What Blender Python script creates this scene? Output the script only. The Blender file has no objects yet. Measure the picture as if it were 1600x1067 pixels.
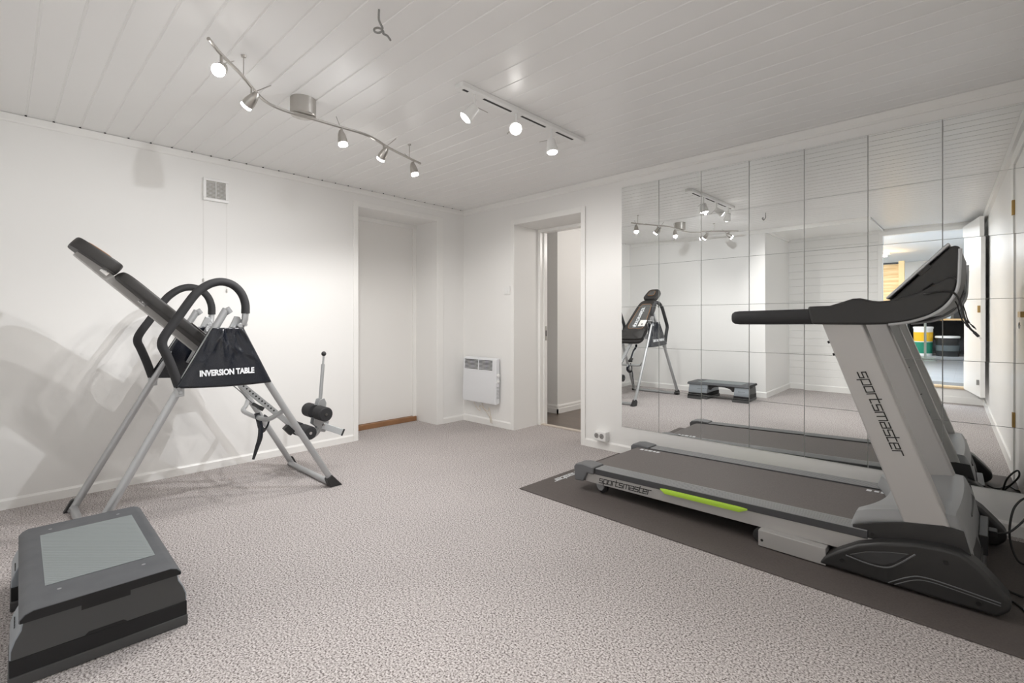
import bpy, bmesh, math, random
from mathutils import Vector, Matrix
R = math.radians
random.seed(7)
SC = bpy.context.scene
COL = SC.collection

# ------------------------------------------------------------------ materials
MATS = {}
def mat(name, col, rough=0.5, metal=0.0, emit=None, estr=1.0, bump=None, var=None, coat=0.0, spec=None, ior=None, trans=0.0):
    """bump=(scale,strength,distance)  var=(scale,colour2,contrast)"""
    if name in MATS: return MATS[name]
    m = bpy.data.materials.new(name); m.use_nodes = True
    nt = m.node_tree; b = nt.nodes['Principled BSDF']
    b.inputs['Base Color'].default_value = (*col, 1); b.inputs['Roughness'].default_value = rough
    b.inputs['Metallic'].default_value = metal
    if coat: b.inputs['Coat Weight'].default_value = coat; b.inputs['Coat Roughness'].default_value = 0.1
    if spec is not None: b.inputs['Specular IOR Level'].default_value = spec
    if trans: b.inputs['Transmission Weight'].default_value = trans
    if emit: b.inputs['Emission Color'].default_value = (*emit, 1); b.inputs['Emission Strength'].default_value = estr
    if bump or var:
        tc = nt.nodes.new('ShaderNodeTexCoord')
    if var:
        n = nt.nodes.new('ShaderNodeTexNoise'); n.inputs['Scale'].default_value = var[0]; n.inputs['Detail'].default_value = 4
        rp = nt.nodes.new('ShaderNodeValToRGB'); c = var[2]
        rp.color_ramp.elements[0].position = 0.5 - c; rp.color_ramp.elements[1].position = 0.5 + c
        rp.color_ramp.elements[0].color = (*col, 1); rp.color_ramp.elements[1].color = (*var[1], 1)
        nt.links.new(tc.outputs['Object'], n.inputs['Vector']); nt.links.new(n.outputs['Fac'], rp.inputs['Fac'])
        nt.links.new(rp.outputs['Color'], b.inputs['Base Color'])
    if bump:
        n2 = nt.nodes.new('ShaderNodeTexNoise'); n2.inputs['Scale'].default_value = bump[0]; n2.inputs['Detail'].default_value = 3
        bp = nt.nodes.new('ShaderNodeBump'); bp.inputs['Strength'].default_value = bump[1]; bp.inputs['Distance'].default_value = bump[2]
        nt.links.new(tc.outputs['Object'], n2.inputs['Vector']); nt.links.new(n2.outputs['Fac'], bp.inputs['Height'])
        nt.links.new(bp.outputs['Normal'], b.inputs['Normal'])
    MATS[name] = m; return m

def carpet():
    m = bpy.data.materials.new('carpet_pile'); m.use_nodes = True; nt = m.node_tree; b = nt.nodes['Principled BSDF']
    b.inputs['Roughness'].default_value = 0.95; b.inputs['Specular IOR Level'].default_value = 0.1
    tc = nt.nodes.new('ShaderNodeTexCoord')
    a = nt.nodes.new('ShaderNodeTexNoise'); a.inputs['Scale'].default_value = 150; a.inputs['Detail'].default_value = 5; a.inputs['Roughness'].default_value = 0.62
    c = nt.nodes.new('ShaderNodeTexNoise'); c.inputs['Scale'].default_value = 2.2; c.inputs['Detail'].default_value = 3
    rp = nt.nodes.new('ShaderNodeValToRGB'); e = rp.color_ramp.elements
    e[0].position = 0.385; e[0].color = (0.13, 0.112, 0.108, 1); e[1].position = 0.63; e[1].color = (0.74, 0.70, 0.69, 1)
    k = e.new(0.48); k.color = (0.45, 0.412, 0.400, 1)
    mx = nt.nodes.new('ShaderNodeMix'); mx.data_type = 'RGBA'; mx.blend_type = 'MULTIPLY'; mx.inputs['Factor'].default_value = 0.12
    nt.links.new(tc.outputs['Object'], a.inputs['Vector']); nt.links.new(tc.outputs['Object'], c.inputs['Vector'])
    nt.links.new(a.outputs['Fac'], rp.inputs['Fac']); nt.links.new(rp.outputs['Color'], mx.inputs[6]); nt.links.new(c.outputs['Fac'], mx.inputs[7])
    nt.links.new(mx.outputs[2], b.inputs['Base Color'])
    bp = nt.nodes.new('ShaderNodeBump'); bp.inputs['Strength'].default_value = 0.25; bp.inputs['Distance'].default_value = 0.003
    nt.links.new(a.outputs['Fac'], bp.inputs['Height']); nt.links.new(bp.outputs['Normal'], b.inputs['Normal'])
    return m

def planks(name, c1, c2, width, length, rough, mortar=(0.1, 0.09, 0.08), rot=0):
    m = bpy.data.materials.new(name); m.use_nodes = True; nt = m.node_tree; b = nt.nodes['Principled BSDF']
    b.inputs['Roughness'].default_value = rough
    tc = nt.nodes.new('ShaderNodeTexCoord'); mp = nt.nodes.new('ShaderNodeMapping'); mp.inputs['Rotation'].default_value = (0, 0, rot)
    br = nt.nodes.new('ShaderNodeTexBrick'); br.inputs['Scale'].default_value = 1; br.inputs['Brick Width'].default_value = length
    br.inputs['Row Height'].default_value = width; br.inputs['Mortar Size'].default_value = 0.003
    br.inputs['Color1'].default_value = (*c1, 1); br.inputs['Color2'].default_value = (*c2, 1); br.inputs['Mortar'].default_value = (*mortar, 1)
    n = nt.nodes.new('ShaderNodeTexNoise'); n.inputs['Scale'].default_value = 6; n.inputs['Detail'].default_value = 6
    mp2 = nt.nodes.new('ShaderNodeMapping'); mp2.inputs['Scale'].default_value = (1, 14, 1); mp2.inputs['Rotation'].default_value = (0, 0, rot)
    mx = nt.nodes.new('ShaderNodeMix'); mx.data_type = 'RGBA'; mx.blend_type = 'MULTIPLY'; mx.inputs['Factor'].default_value = 0.45
    nt.links.new(tc.outputs['Object'], mp.inputs['Vector']); nt.links.new(mp.outputs['Vector'], br.inputs['Vector'])
    nt.links.new(tc.outputs['Object'], mp2.inputs['Vector']); nt.links.new(mp2.outputs['Vector'], n.inputs['Vector'])
    nt.links.new(br.outputs['Color'], mx.inputs[6]); nt.links.new(n.outputs['Fac'], mx.inputs[7]); nt.links.new(mx.outputs[2], b.inputs['Base Color'])
    return m

def pine():
    m = bpy.data.materials.new('pine_board'); m.use_nodes = True; nt = m.node_tree; b = nt.nodes['Principled BSDF']; b.inputs['Roughness'].default_value = 0.5
    tc = nt.nodes.new('ShaderNodeTexCoord'); mp = nt.nodes.new('ShaderNodeMapping'); mp.inputs['Scale'].default_value = (1, 1, 9)
    n = nt.nodes.new('ShaderNodeTexNoise'); n.inputs['Scale'].default_value = 2.5; n.inputs['Detail'].default_value = 5
    rp = nt.nodes.new('ShaderNodeValToRGB'); e = rp.color_ramp.elements
    e[0].position = .35; e[0].color = (.62, .38, .16, 1); e[1].position = .65; e[1].color = (.85, .62, .34, 1)
    nt.links.new(tc.outputs['Object'], mp.inputs['Vector']); nt.links.new(mp.outputs['Vector'], n.inputs['Vector']); nt.links.new(n.outputs['Fac'], rp.inputs['Fac']); nt.links.new(rp.outputs['Color'], b.inputs['Base Color'])
    return m

M_wall = mat('white_wall_paint', (.86, .855, .84), .55, bump=(260, .12, .002))
M_wall2 = mat('white_smooth_paint', (.86, .855, .84), .4)
M_ceil = mat('white_ceiling_gloss', (.85, .845, .835), .36, bump=(25, .05, .004))
M_trim = mat('white_trim_gloss', (.88, .875, .855), .3)
M_door = mat('white_door_paint', (.85, .84, .82), .35)
M_carpet = carpet()
M_hallfloor = planks('brown_laminate', (.20, .155, .125), (.15, .115, .095), .19, 1.2, .35)
M_storefloor = planks('pale_laminate', (.58, .60, .63), (.50, .53, .57), .12, 1.3, .35, (.36, .37, .4))
M_pine = pine()
M_oak = mat('brown_sill_wood', (.26, .13, .06), .4, var=(8, (.33, .17, .08), .2))
M_dark = mat('gap_shade_paint', (.015, .014, .013), .9)
M_mirror = mat('mirror_glass', (.88, .895, .89), 0.0, 1.0)
M_mirroredge = mat('mirror_edge', (.50, .52, .51), .3, .5)
M_steel = mat('brushed_steel', (.50, .48, .45), .32, 1.0)
M_chrome = mat('chrome', (.7, .7, .7), .15, 1.0)
M_silver = mat('silver_paint', (.47, .48, .49), .34, .55)
M_silver2 = mat('silver_grey_paint', (.46, .45, .44), .42, .25, bump=(90, .06, .001))
M_white = mat('white_plastic', (.86, .86, .85), .35)
M_heater = mat('heater_enamel', (.80, .815, .84), .3)
M_slot = mat('slot_shadow', (.05, .05, .05), .8)
M_black = mat('black_plastic', (.022, .022, .023), .45)
M_foam = mat('black_foam', (.024, .024, .026), .75, bump=(300, .2, .001))
M_vinyl = mat('black_vinyl', (.030, .028, .027), .5, bump=(200, .2, .001))
M_nylon = mat('black_nylon_fabric', (.007, .009, .015), .27, spec=.6)
M_dgrey = mat('dark_grey_plastic', (.026, .0255, .0255), .42, bump=(400, .12, .0006))
M_mgrey = mat('mid_grey_plastic', (.145, .148, .155), .42, bump=(400, .12, .0006))
M_lgrey = mat('light_grey_plastic', (.27, .275, .28), .4)
M_belt = mat('belt_rubber', (.115, .100, .095), .62, var=(160, (.175, .155, .148), .3), bump=(350, .35, .0008))
M_mat = mat('mat_rubber', (.078, .066, .061), .7, var=(130, (.118, .100, .093), .3), bump=(300, .4, .001))
M_lime = mat('lime_green_foam', (.46, .72, .06), .5)
M_ink = mat('black_ink', (.008, .008, .008), .5)
M_whiteink = mat('white_ink', (.80, .82, .84), .6)
M_pad = mat('grey_green_pad', (.235, .26, .262), .65)
M_stepgrey = mat('step_dark_grey', (.075, .080, .088), .55, bump=(300, .2, .001), var=(14, (.10, .105, .113), .25))
M_stepside = mat('step_side_grey', (.070, .071, .072), .5)
M_band = mat('step_black_band', (.010, .010, .011), .7)
M_stepfoot = mat('step_silver_grey', (.30, .33, .36), .35, .25)
M_cord = mat('black_cord', (.012, .012, .012), .4)
M_beige = mat('beige_cable', (.62, .55, .46), .5)
M_conduit = mat('grey_conduit', (.30, .30, .29), .5)
M_brass = mat('brass', (.45, .30, .12), .35, 1.0)
M_grille = mat('grille_backing', (.50, .46, .41), .7)
M_bulb = mat('lit_bulb', (1, 1, 1), .4, emit=(1, .97, .93), estr=22)
M_bulbb = mat('lit_bulb_cool', (1, 1, 1), .4, emit=(.95, .98, 1), estr=22)
M_tube = mat('lit_fill_tube', (1, 1, 1), .4, emit=(.88, .94, 1), estr=9)
M_orange = mat('copper_piping', (.34, .16, .06), .5)
M_greyfab = mat('grey_mesh_fabric', (.10, .10, .098), .8, bump=(400, .4, .001))
M_yellow = mat('yellow_label', (.82, .48, .02), .45)
M_green = mat('green_label', (.02, .22, .14), .4)
M_lime2 = mat('green_stripe', (.25, .55, .05), .45)
M_bluewhite = mat('pale_blue_paper', (.62, .74, .86), .6)
M_charcoal = mat('charcoal_cloth', (.05, .052, .055), .8, bump=(40, .6, .02))
M_paper = mat('white_paper', (.78, .78, .76), .7)
M_sage = mat('pale_lamp_enamel', (.50, .55, .51), .4)

# ------------------------------------------------------------------ mesh builder
class MB:
    def __init__(s): s.v = []; s.f = []; s.mi = []; s.cur = 0
    def add(s, vs, fs):
        o = len(s.v); s.v += [tuple(x) for x in vs]
        for f in fs: s.f.append(tuple(o + i for i in f)); s.mi.append(s.cur)
        return s
    def box(s, a, b):
        x0, y0, z0 = [min(p, q) for p, q in zip(a, b)]; x1, y1, z1 = [max(p, q) for p, q in zip(a, b)]
        return s.add([(x0,y0,z0),(x1,y0,z0),(x1,y1,z0),(x0,y1,z0),(x0,y0,z1),(x1,y0,z1),(x1,y1,z1),(x0,y1,z1)],
                     [(0,3,2,1),(4,5,6,7),(0,1,5,4),(1,2,6,5),(2,3,7,6),(3,0,4,7)])
    def obox(s, c, ax, ay, az, hx, hy, hz):
        c, ax, ay, az = Vector(c), Vector(ax).normalized(), Vector(ay).normalized(), Vector(az).normalized()
        vs = [c + ax*hx*i + ay*hy*j + az*hz*k for k in (-1, 1) for j in (-1, 1) for i in (-1, 1)]
        return s.add(vs, [(0,2,3,1),(4,5,7,6),(0,1,5,4),(1,3,7,5),(3,2,6,7),(2,0,4,6)])
    def prism(s, poly, axis, a, b):
        """poly in the two other axes (order x,y,z without axis)"""
        def P(p, t):
            return {'x': (t, p[0], p[1]), 'y': (p[0], t, p[1]), 'z': (p[0], p[1], t)}[axis]
        n = len(poly); area = sum(poly[i][0]*poly[(i+1) % n][1] - poly[(i+1) % n][0]*poly[i][1] for i in range(n))
        if (area < 0) != (axis == 'y'): poly = poly[::-1]
        vs = [P(p, a) for p in poly] + [P(p, b) for p in poly]
        fs = [tuple(range(n-1, -1, -1)), tuple(range(n, 2*n))] + [(i, (i+1) % n, n+(i+1) % n, n+i) for i in range(n)]
        if a > b: fs = [f[::-1] for f in fs]
        return s.add(vs, fs)
    def tube(s, pts, r, n=12, sub=0, caps=True, flat=None, axis=None):
        pts = [Vector(p) for p in pts]
        rs = list(r) if isinstance(r, (list, tuple)) else [r]*len(pts)
        if sub and len(pts) > 2:
            q = []; qr = []
            for i in range(len(pts)-1):
                p0 = pts[i-1] if i else pts[0]*2-pts[1]; p1, p2 = pts[i], pts[i+1]; p3 = pts[i+2] if i+2 < len(pts) else p2*2-p1
                for k in range(sub):
                    t = k/sub
                    q.append(.5*((2*p1)+(p2-p0)*t+(2*p0-5*p1+4*p2-p3)*t*t+(3*p1-p0-3*p2+p3)*t**3)); qr.append(rs[i]*(1-t)+rs[i+1]*t)
            q.append(pts[-1]); qr.append(rs[-1]); pts, rs = q, qr
        T = []
        for i in range(len(pts)):
            d = (pts[min(i+1, len(pts)-1)]-pts[max(i-1, 0)]); T.append(Vector(axis) if axis else d.normalized())
        up = Vector((0, 0, 1)) if abs(T[0].z) < .9 else Vector((1, 0, 0))
        nrm = (up - T[0]*up.dot(T[0])).normalized(); vs = []
        for i, p in enumerate(pts):
            nrm = (nrm - T[i]*nrm.dot(T[i])).normalized(); bi = T[i].cross(nrm)
            k1, k2 = (1, 1) if flat is None else flat
            for j in range(n):
                a = 2*math.pi*j/n; vs.append(p + (nrm*math.cos(a)*k1 + bi*math.sin(a)*k2)*rs[i])
        m = len(pts); fs = [(i*n+j, i*n+(j+1) % n, (i+1)*n+(j+1) % n, (i+1)*n+j) for i in range(m-1) for j in range(n)]
        if caps: fs += [tuple(range(n-1, -1, -1)), tuple((m-1)*n+j for j in range(n))]
        return s.add(vs, fs)
    def cyl(s, a, b, r, n=20, r2=None): return s.tube([a, b], [r, r if r2 is None else r2], n)
    def lathe(s, base, axis, prof, n=20):
        """prof: list of (distance along axis, radius)"""
        base, ax = Vector(base), Vector(axis).normalized()
        return s.tube([base + ax*d for d, _ in prof], [max(r, 1e-4) for _, r in prof], n, axis=ax)
    def sphere(s, c, r, n=14):
        prof = [(-r*math.cos(math.pi*i/n), r*math.sin(math.pi*i/n)) for i in range(n+1)]
        return s.lathe(c, (0, 0, 1), prof, n*2)
    def grid(s, fn, nu, nv):
        vs = [fn(i/nu, j/nv) for j in range(nv+1) for i in range(nu+1)]
        return s.add(vs, [(j*(nu+1)+i, j*(nu+1)+i+1, (j+1)*(nu+1)+i+1, (j+1)*(nu+1)+i) for j in range(nv) for i in range(nu)])

def obj(name, mb, m, parent=None, off=(0, 0, 0), bevel=0, seg=2, smooth=35, fix=True):
    me = bpy.data.meshes.new(name); o3 = Vector(off)
    me.from_pydata([Vector(v) - o3 for v in mb.v], [], mb.f)
    ms = m if isinstance(m, list) else [m]
    for q in ms: me.materials.append(q)
    if len(ms) > 1:
        for p, k in zip(me.polygons, mb.mi): p.material_index = k
    if fix:
        bm = bmesh.new(); bm.from_mesh(me); bmesh.ops.recalc_face_normals(bm, faces=bm.faces); bm.to_mesh(me); bm.free()
    if smooth:
        me.polygons.foreach_set('use_smooth', [True]*len(me.polygons)); me.set_sharp_from_angle(angle=R(smooth))
    me.update()
    o = bpy.data.objects.new(name, me); COL.objects.link(o)
    if parent: o.parent = parent
    elif off != (0, 0, 0): o.location = off
    if bevel:
        b = o.modifiers.new('edge', 'BEVEL'); b.width = bevel; b.segments = seg; b.limit_method = 'ANGLE'; b.angle_limit = R(40); b.harden_normals = bool(smooth)
    return o
def tag(o, label, cat, group=None, kind=None):
    o['label'] = label; o['category'] = cat
    if group: o['group'] = group
    if kind: o['kind'] = kind
    return o
def thing(name, label, cat, loc=(0, 0, 0), rz=0, group=None):
    o = bpy.data.objects.new(name, None); o.empty_display_size = .1; COL.objects.link(o)
    o.location = loc; o.rotation_euler = (0, 0, rz); return tag(o, label, cat, group)
def struct(name, mb, m, **k):
    o = obj(name, mb, m, **k); o['kind'] = 'structure'; return o

def text_verts(txt, size, bold=0.0, spacing=1.0):
    c = bpy.data.curves.new('lettering', 'FONT'); c.body = txt; c.size = size; c.offset = bold; c.space_character = spacing
    c.align_x = 'CENTER'; c.align_y = 'BOTTOM_BASELINE'; c.extrude = 0.0; c.resolution_u = 3
    o = bpy.data.objects.new('lettering', c); me = bpy.data.meshes.new_from_object(o)
    vs = [v.co.copy() for v in me.vertices]; fs = [tuple(p.vertices) for p in me.polygons]
    bpy.data.objects.remove(o); bpy.data.meshes.remove(me); bpy.data.curves.remove(c)
    return vs, fs
GL = {'s': (1, [[(1,1),(0,1),(0,.5),(1,.5),(1,0),(0,0)]]), 'p': (1, [[(0,-.42),(0,1),(1,1),(1,0),(0,0)]]), 'o': (1, [[(0,0),(0,1),(1,1),(1,0),(0,0)]]),
      'r': (.7, [[(0,0),(0,1),(.75,1)]]), 't': (.65, [[(0,1.4),(0,0),(.65,0)], [(-.2,1),(.65,1)]]), 'm': (1.5, [[(0,0),(0,1),(1.5,1),(1.5,0)], [(.75,1),(.75,0)]]),
      'a': (1, [[(.05,1),(1,1),(1,0),(0,0),(0,.5),(1,.5)]]), 'e': (1, [[(1,0),(0,0),(0,1),(1,1),(1,.5),(0,.5)]])}
def stroke_text(mb, txt, org, da, db, length, height, thick, dep, shear=.22):
    """block lettering laid on a surface: org = baseline start, da = reading direction, db = letter up direction"""
    org, da, db = Vector(org), Vector(da).normalized(), Vector(db).normalized(); n = da.cross(db).normalized()
    gap = .32; total = sum(GL[c][0] for c in txt) + gap*(len(txt)-1); sx = length/total; x = 0
    for c in txt:
        w, strokes = GL[c]
        for st in strokes:
            for (ax, ay), (bx, by) in zip(st, st[1:]):
                A = org + da*((x+ax)*sx + ay*height*shear) + db*(ay*height); B = org + da*((x+bx)*sx + by*height*shear) + db*(by*height)
                d = (B-A).normalized(); mb.obox((A+B)/2 + n*dep/2, d, n.cross(d), n, (B-A).length/2 + thick/2, thick/2, dep/2)
        x += w + gap

# ------------------------------------------------------------------ room shell
H = 2.3
YB = -4.95        # far wall behind the viewpoint
def rx(y): return 4.33 + y*0.025          # right wall is slightly out of square
# floor
b = MB(); b.prism([(-.36,-5.0),(4.5,-5.0),(4.5,.40),(-.36,.40)], 'z', -.06, 0); struct('floor', b, M_carpet, smooth=0)
# ceiling: painted tongue-and-groove boards, 120 mm pitch along x
b = MB(); ys = []
y = .055
prof = []
while y > -5.1:
    prof += [(y, H), (y-.108, H), (y-.1108, H+.0032), (y-.1172, H+.0032)]; y -= .12
for (ya, za), (yb, zb) in zip(prof, prof[1:]):
    b.add([(-.03, ya, za), (4.5, ya, za), (4.5, yb, zb), (-.03, yb, zb)], [(0, 1, 2, 3)])
b.box((-.05, -5.1, H+.02), (4.5, .06, H+.05))
struct('ceiling', b, M_ceil, smooth=0, fix=False)
# left wall with the deep door niche
NY0, NY1, NZ = -1.276, -.376, 2.136
b = MB(); b.cur = 0
b.box((-.12, -3.70, 0), (0, NY0, H-.001)); b.box((-.12, NY1, 0), (0, .0, H-.001)); b.box((-.12, NY0, NZ), (0, NY1, H-.001))
b.box((-.44, NY0-.12, 0), (-.12, NY0, NZ+.1)); b.box((-.44, NY1, 0), (-.12, NY1+.12, NZ+.1)); b.box((-.44, NY0-.12, NZ), (-.12, NY1+.12, NZ+.1)); b.box((-.50, NY0-.12, 0), (-.44, NY1+.12, NZ+.1))
struct('wall_left', b, M_wall, smooth=0)
b = MB(); b.box((-.06, -3.7, H), (-.031, .06, H+.02));  # dark pieces painting the shade of the gaps at the ceiling groove ends
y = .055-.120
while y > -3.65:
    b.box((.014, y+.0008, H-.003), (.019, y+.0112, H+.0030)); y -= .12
struct('groove_end_shade', b, M_dark, smooth=0)
# mirror wall (called back) with the doorway to the hall
DX0, DX1, DZ, DW = .769, 1.576, 2.046, .46
b = MB(); b.box((-.5, 0, 0), (DX0, DW, H+.05)); b.box((DX1, 0, 0), (4.6, DW, H+.05)); b.box((DX0, 0, DZ), (DX1, DW, H+.05))
struct('wall_back', b, M_wall, smooth=0)
# right wall, slightly skewed
b = MB(); b.prism([(rx(0), .1), (rx(-5.2), -5.2), (4.6, -5.2), (4.6, .1)], 'z', 0, H+.05); struct('wall_right', b, M_wall2, smooth=0)
# front side: projecting wall, its return, plank wall with a door opening
FX, FY = 2.07, -3.70
OX0, OX1, OZ = 3.19, 4.02, 2.215
b = MB(); b.box((-.12, FY-.12, 0), (FX, FY, H-.001)); b.box((FX-.12, YB-.1, 0), (FX, FY-.12, H-.001)); struct('wall_front', b, M_wall, smooth=0)
b = MB()
zz = 0.10
prof = [(YB, 0.0)]
while zz < H:
    prof += [(YB, zz+.004), (YB, min(H, zz+.106)), (YB-.006, min(H, zz+.108)), (YB-.006, zz+.112)]; zz += .113
for (ya, za), (yb, zb) in zip(prof, prof[1:]):
    b.add([(FX, ya, za), (OX0-.05, ya, za), (OX0-.05, yb, zb), (FX, yb, zb)], [(0, 1, 2, 3)])
b.box((FX, YB-.10, 0), (OX0, YB-.02, H)); b.box((OX0-.05, YB-.02, 0), (OX0, YB, H)); b.box((OX1, YB-.10, 0), (4.5, YB, H)); b.box((OX0, YB-.10, OZ), (OX1, YB, H)); b.box((OX0, YB-.1, 0), (OX1, YB, .185))
struct('wall_plank', b, M_wall2, smooth=0)
# baseboards
def bb(name, segs, h=.062, t=.012):
    b = MB()
    for ax, c, p, q, sgn in segs:
        prof = [(0, 0), (t*sgn, 0), (t*sgn, h-.012), (t*.55*sgn, h-.004), (t*.4*sgn, h), (0, h)]
        if ax == 'y': b.prism([(c+a, z) for a, z in prof], 'y', p, q)
        else: b.prism([(c+a, z) for a, z in prof], 'x', p, q)
    return struct(name, b, M_trim, smooth=0)
bb('baseboard_left', [('y', 0, -3.70, NY0-.047, 1), ('y', 0, NY1+.085, 0, 1)])
bb('baseboard_back', [('x', 0, 0.012, DX0-.045, -1), ('x', 0, DX1+.046, 4.33, -1)], .07)
bb('baseboard_front', [('x', FY, 0, FX+.012, 1), ('y', FX, YB, FY, 1)], .08)
bb('baseboard_plank', [('x', YB, FX, OX1+.3, 1)], .09)
b = MB(); 
for ya, yb in ((-1.29, YB),): b.prism([(rx(ya), ya), (rx(yb), yb), (rx(yb)-.014, yb), (rx(ya)-.014, ya)], 'z', 0, .085)
b.prism([(rx(0), 0), (rx(-.24), -.24), (rx(-.24)-.014, -.24), (rx(0)-.014, 0)], 'z', 0, .085)
struct('baseboard_right', b, M_trim, smooth=0)
# crown mouldings
b = MB()
b.prism([(0, H-.048), (.010, H-.048), (.014, H-.040), (.014, H-.002), (0, H-.002)], 'y', -3.70, 0); struct('trim_2', b, M_trim, smooth=0)
b = MB(); b.prism([(0, H-.052), (-.010, H-.052), (-.022, H-.040), (-.026, H-.001), (0, H-.001)], 'x', 0, 4.33); struct('trim_3', b, M_trim, smooth=0)
b = MB(); b.prism([(FY, H-.05), (FY+.02, H-.05), (FY+.02, H), (FY, H)], 'x', 0, 3.2); b.box((FX, YB, H-.045), (FX+.02, FY, H)); b.box((3.18, YB, H-.03), (3.2, FY, H)); b.box((FX, YB, H-.012), (3.2, FY, H-.006)); struct('trim_4', b, M_trim, smooth=0)
b = MB(); b.prism([(rx(0)-.03, 0), (rx(-5)-.03, -5), (rx(-5)+.02, -5), (rx(0)+.02, 0)], 'z', H-.07, H-.001); struct('trim_5', b, M_trim, smooth=0)
# architraves
b = MB()
for y0, y1 in ((NY0-.046, NY0), (NY1, NY1+.085)): b.box((0, y0, 0), (.012, y1, NZ+.05))
b.box((0, NY0, NZ), (.012, NY1, NZ+.05)); struct('trim_6', b, M_trim, bevel=.003, smooth=0)
b = MB()
for x0, x1 in ((DX0-.045, DX0), (DX1, DX1+.045)): b.box((x0, -.013, 0), (x1, 0, DZ+.05))
b.box((DX0, -.013, DZ), (DX1, 0, DZ+.05)); struct('trim_7', b, M_trim, bevel=.003, smooth=0)
# white panelled reveals in the doorway and its door frame
b = MB(); b.box((DX0, .36, 0), (DX0+.03, DW, DZ-.03)); b.box((DX1-.03, .36, 0), (DX1, DW, DZ-.03)); b.box((DX0, .36, DZ-.03), (DX1, DW, DZ))
b.box((DX0+.03, .41, 0), (DX0+.045, DW, DZ-.03)); struct('trim_8', b, M_trim, bevel=.002, smooth=0)
b = MB(); b.box((DX0+.02, .375, 0), (DX1-.02, .425, .012)); struct('trim_9', b, mat('pale_threshold', (.62, .55, .48), .5), bevel=.003)
# niche door
t = bpy.data.objects.new('door_1', None); COL.objects.link(t); t.location = (-.40, -.826, 0); t['kind'] = 'structure'
b = MB(); b.box((-.415, NY0+.005, .052), (-.375, NY1-.015, 2.115)); obj('door_leaf', b, M_door, t, t.location[:], bevel=.002)
b = MB(); b.box((-.44, NY1-.04, .0), (-.355, NY1, 2.095)); b.box((-.44, NY0, .0), (-.355, NY0+.018, 2.095)); b.box((-.44, NY0, 2.095), (-.355, NY1, NZ)); obj('door_frame', b, M_trim, t, t.location[:], bevel=.002)
b = MB(); b.box((-.44, NY0, 0), (-.335, NY1-.01, .05)); obj('door_sill', b, M_oak, t, t.location[:], bevel=.004)
# door in the right wall (seen in the mirror): leaf, casing, hinges, handle plate, key
t = bpy.data.objects.new('door_2', None); COL.objects.link(t); t.location = (4.3, -.75, 0); t['kind'] = 'structure'
def rbox(b, y0, y1, z0, z1, d0, d1):
    y0 -= .13; y1 -= .13; b.prism([(rx(y0)-d0, y0), (rx(y1)-d0, y1), (rx(y1)-d1, y1), (rx(y0)-d1, y0)], 'z', z0, z1)
b = MB(); rbox(b, -1.02, -.2, .02, 2.12, -.02, .012); obj('door_leaf', b, M_door, t, t.location[:], bevel=.003)
b = MB(); rbox(b, -1.16, -1.03, 0, 2.13, 0, .022); rbox(b, -.19, -.11, 0, 2.13, 0, .022); rbox(b, -1.16, -.11, 2.13, 2.2, 0, .022); obj('door_frame', b, M_trim, t, t.location[:], bevel=.003)
for z in (.42, 1.84):
    b = MB(); rbox(b, -1.045, -1.015, z-.05, z+.05, .012, .028); obj('hinge', b, M_brass, t, t.location[:], bevel=.002)
b = MB(); rbox(b, -.66, -.50, 1.105, 1.14, .012, .03); obj('handle', b, M_brass, t, t.location[:], bevel=.003)
b = MB(); b.tube([(rx(-.6)-.03, -.75+.018*math.cos(a), 1.055+.018*math.sin(a)) for a in [i*math.pi/8 for i in range(17)]], .003, 6); b.cyl((rx(-.6)-.03, -.732, 1.055), (rx(-.6)-.03, -.68, 1.055), .003, 6); obj('key', b, M_chrome, t, t.location[:])
# open storage door leaf
t = bpy.data.objects.new('door_3', None); COL.objects.link(t); t.location = (4.03, -4.93, .19); t['kind'] = 'structure'
dv = Vector((.17, .95, 0)).normalized(); dn = Vector((dv.y, -dv.x, 0)); c0 = Vector((4.03, -4.93, 0))
b = MB(); b.obox(c0 + dv*.41 + Vector((0, 0, 1.215)), dv, dn, (0, 0, 1), .41, .02, 1.02); obj('door_leaf', b, M_door, t, t.location[:], bevel=.003)
b = MB(); b.obox(c0 + dv*.79 - dn*.03 + Vector((0, 0, 1.18)), dv, dn, (0, 0, 1), .014, .012, .04); obj('lock_plate', b, M_brass, t, t.location[:], bevel=.002)
b = MB(); b.obox(c0 + dv*.76 - dn*.03 + Vector((0, 0, .36)), dv, dn, (0, 0, 1), .010, .012, .03); obj('latch', b, M_conduit, t, t.location[:], bevel=.002)
# storage doorway frame and threshold
b = MB(); b.box((OX0-.05, YB, .185), (OX0, YB+.014, OZ)); b.box((OX1, YB, .185), (OX1+.04, YB+.014, OZ)); b.box((OX0-.05, YB, OZ), (OX1+.04, YB+.014, OZ+.05)); struct('groove_end_shade0', b, M_trim, bevel=.003, smooth=0)
b = MB(); b.box((OX0, YB-.12, .185), (OX1, YB+.03, .212)); struct('groove_end_shade1', b, mat('pine_threshold', (.68, .52, .33), .5), bevel=.006)

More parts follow.
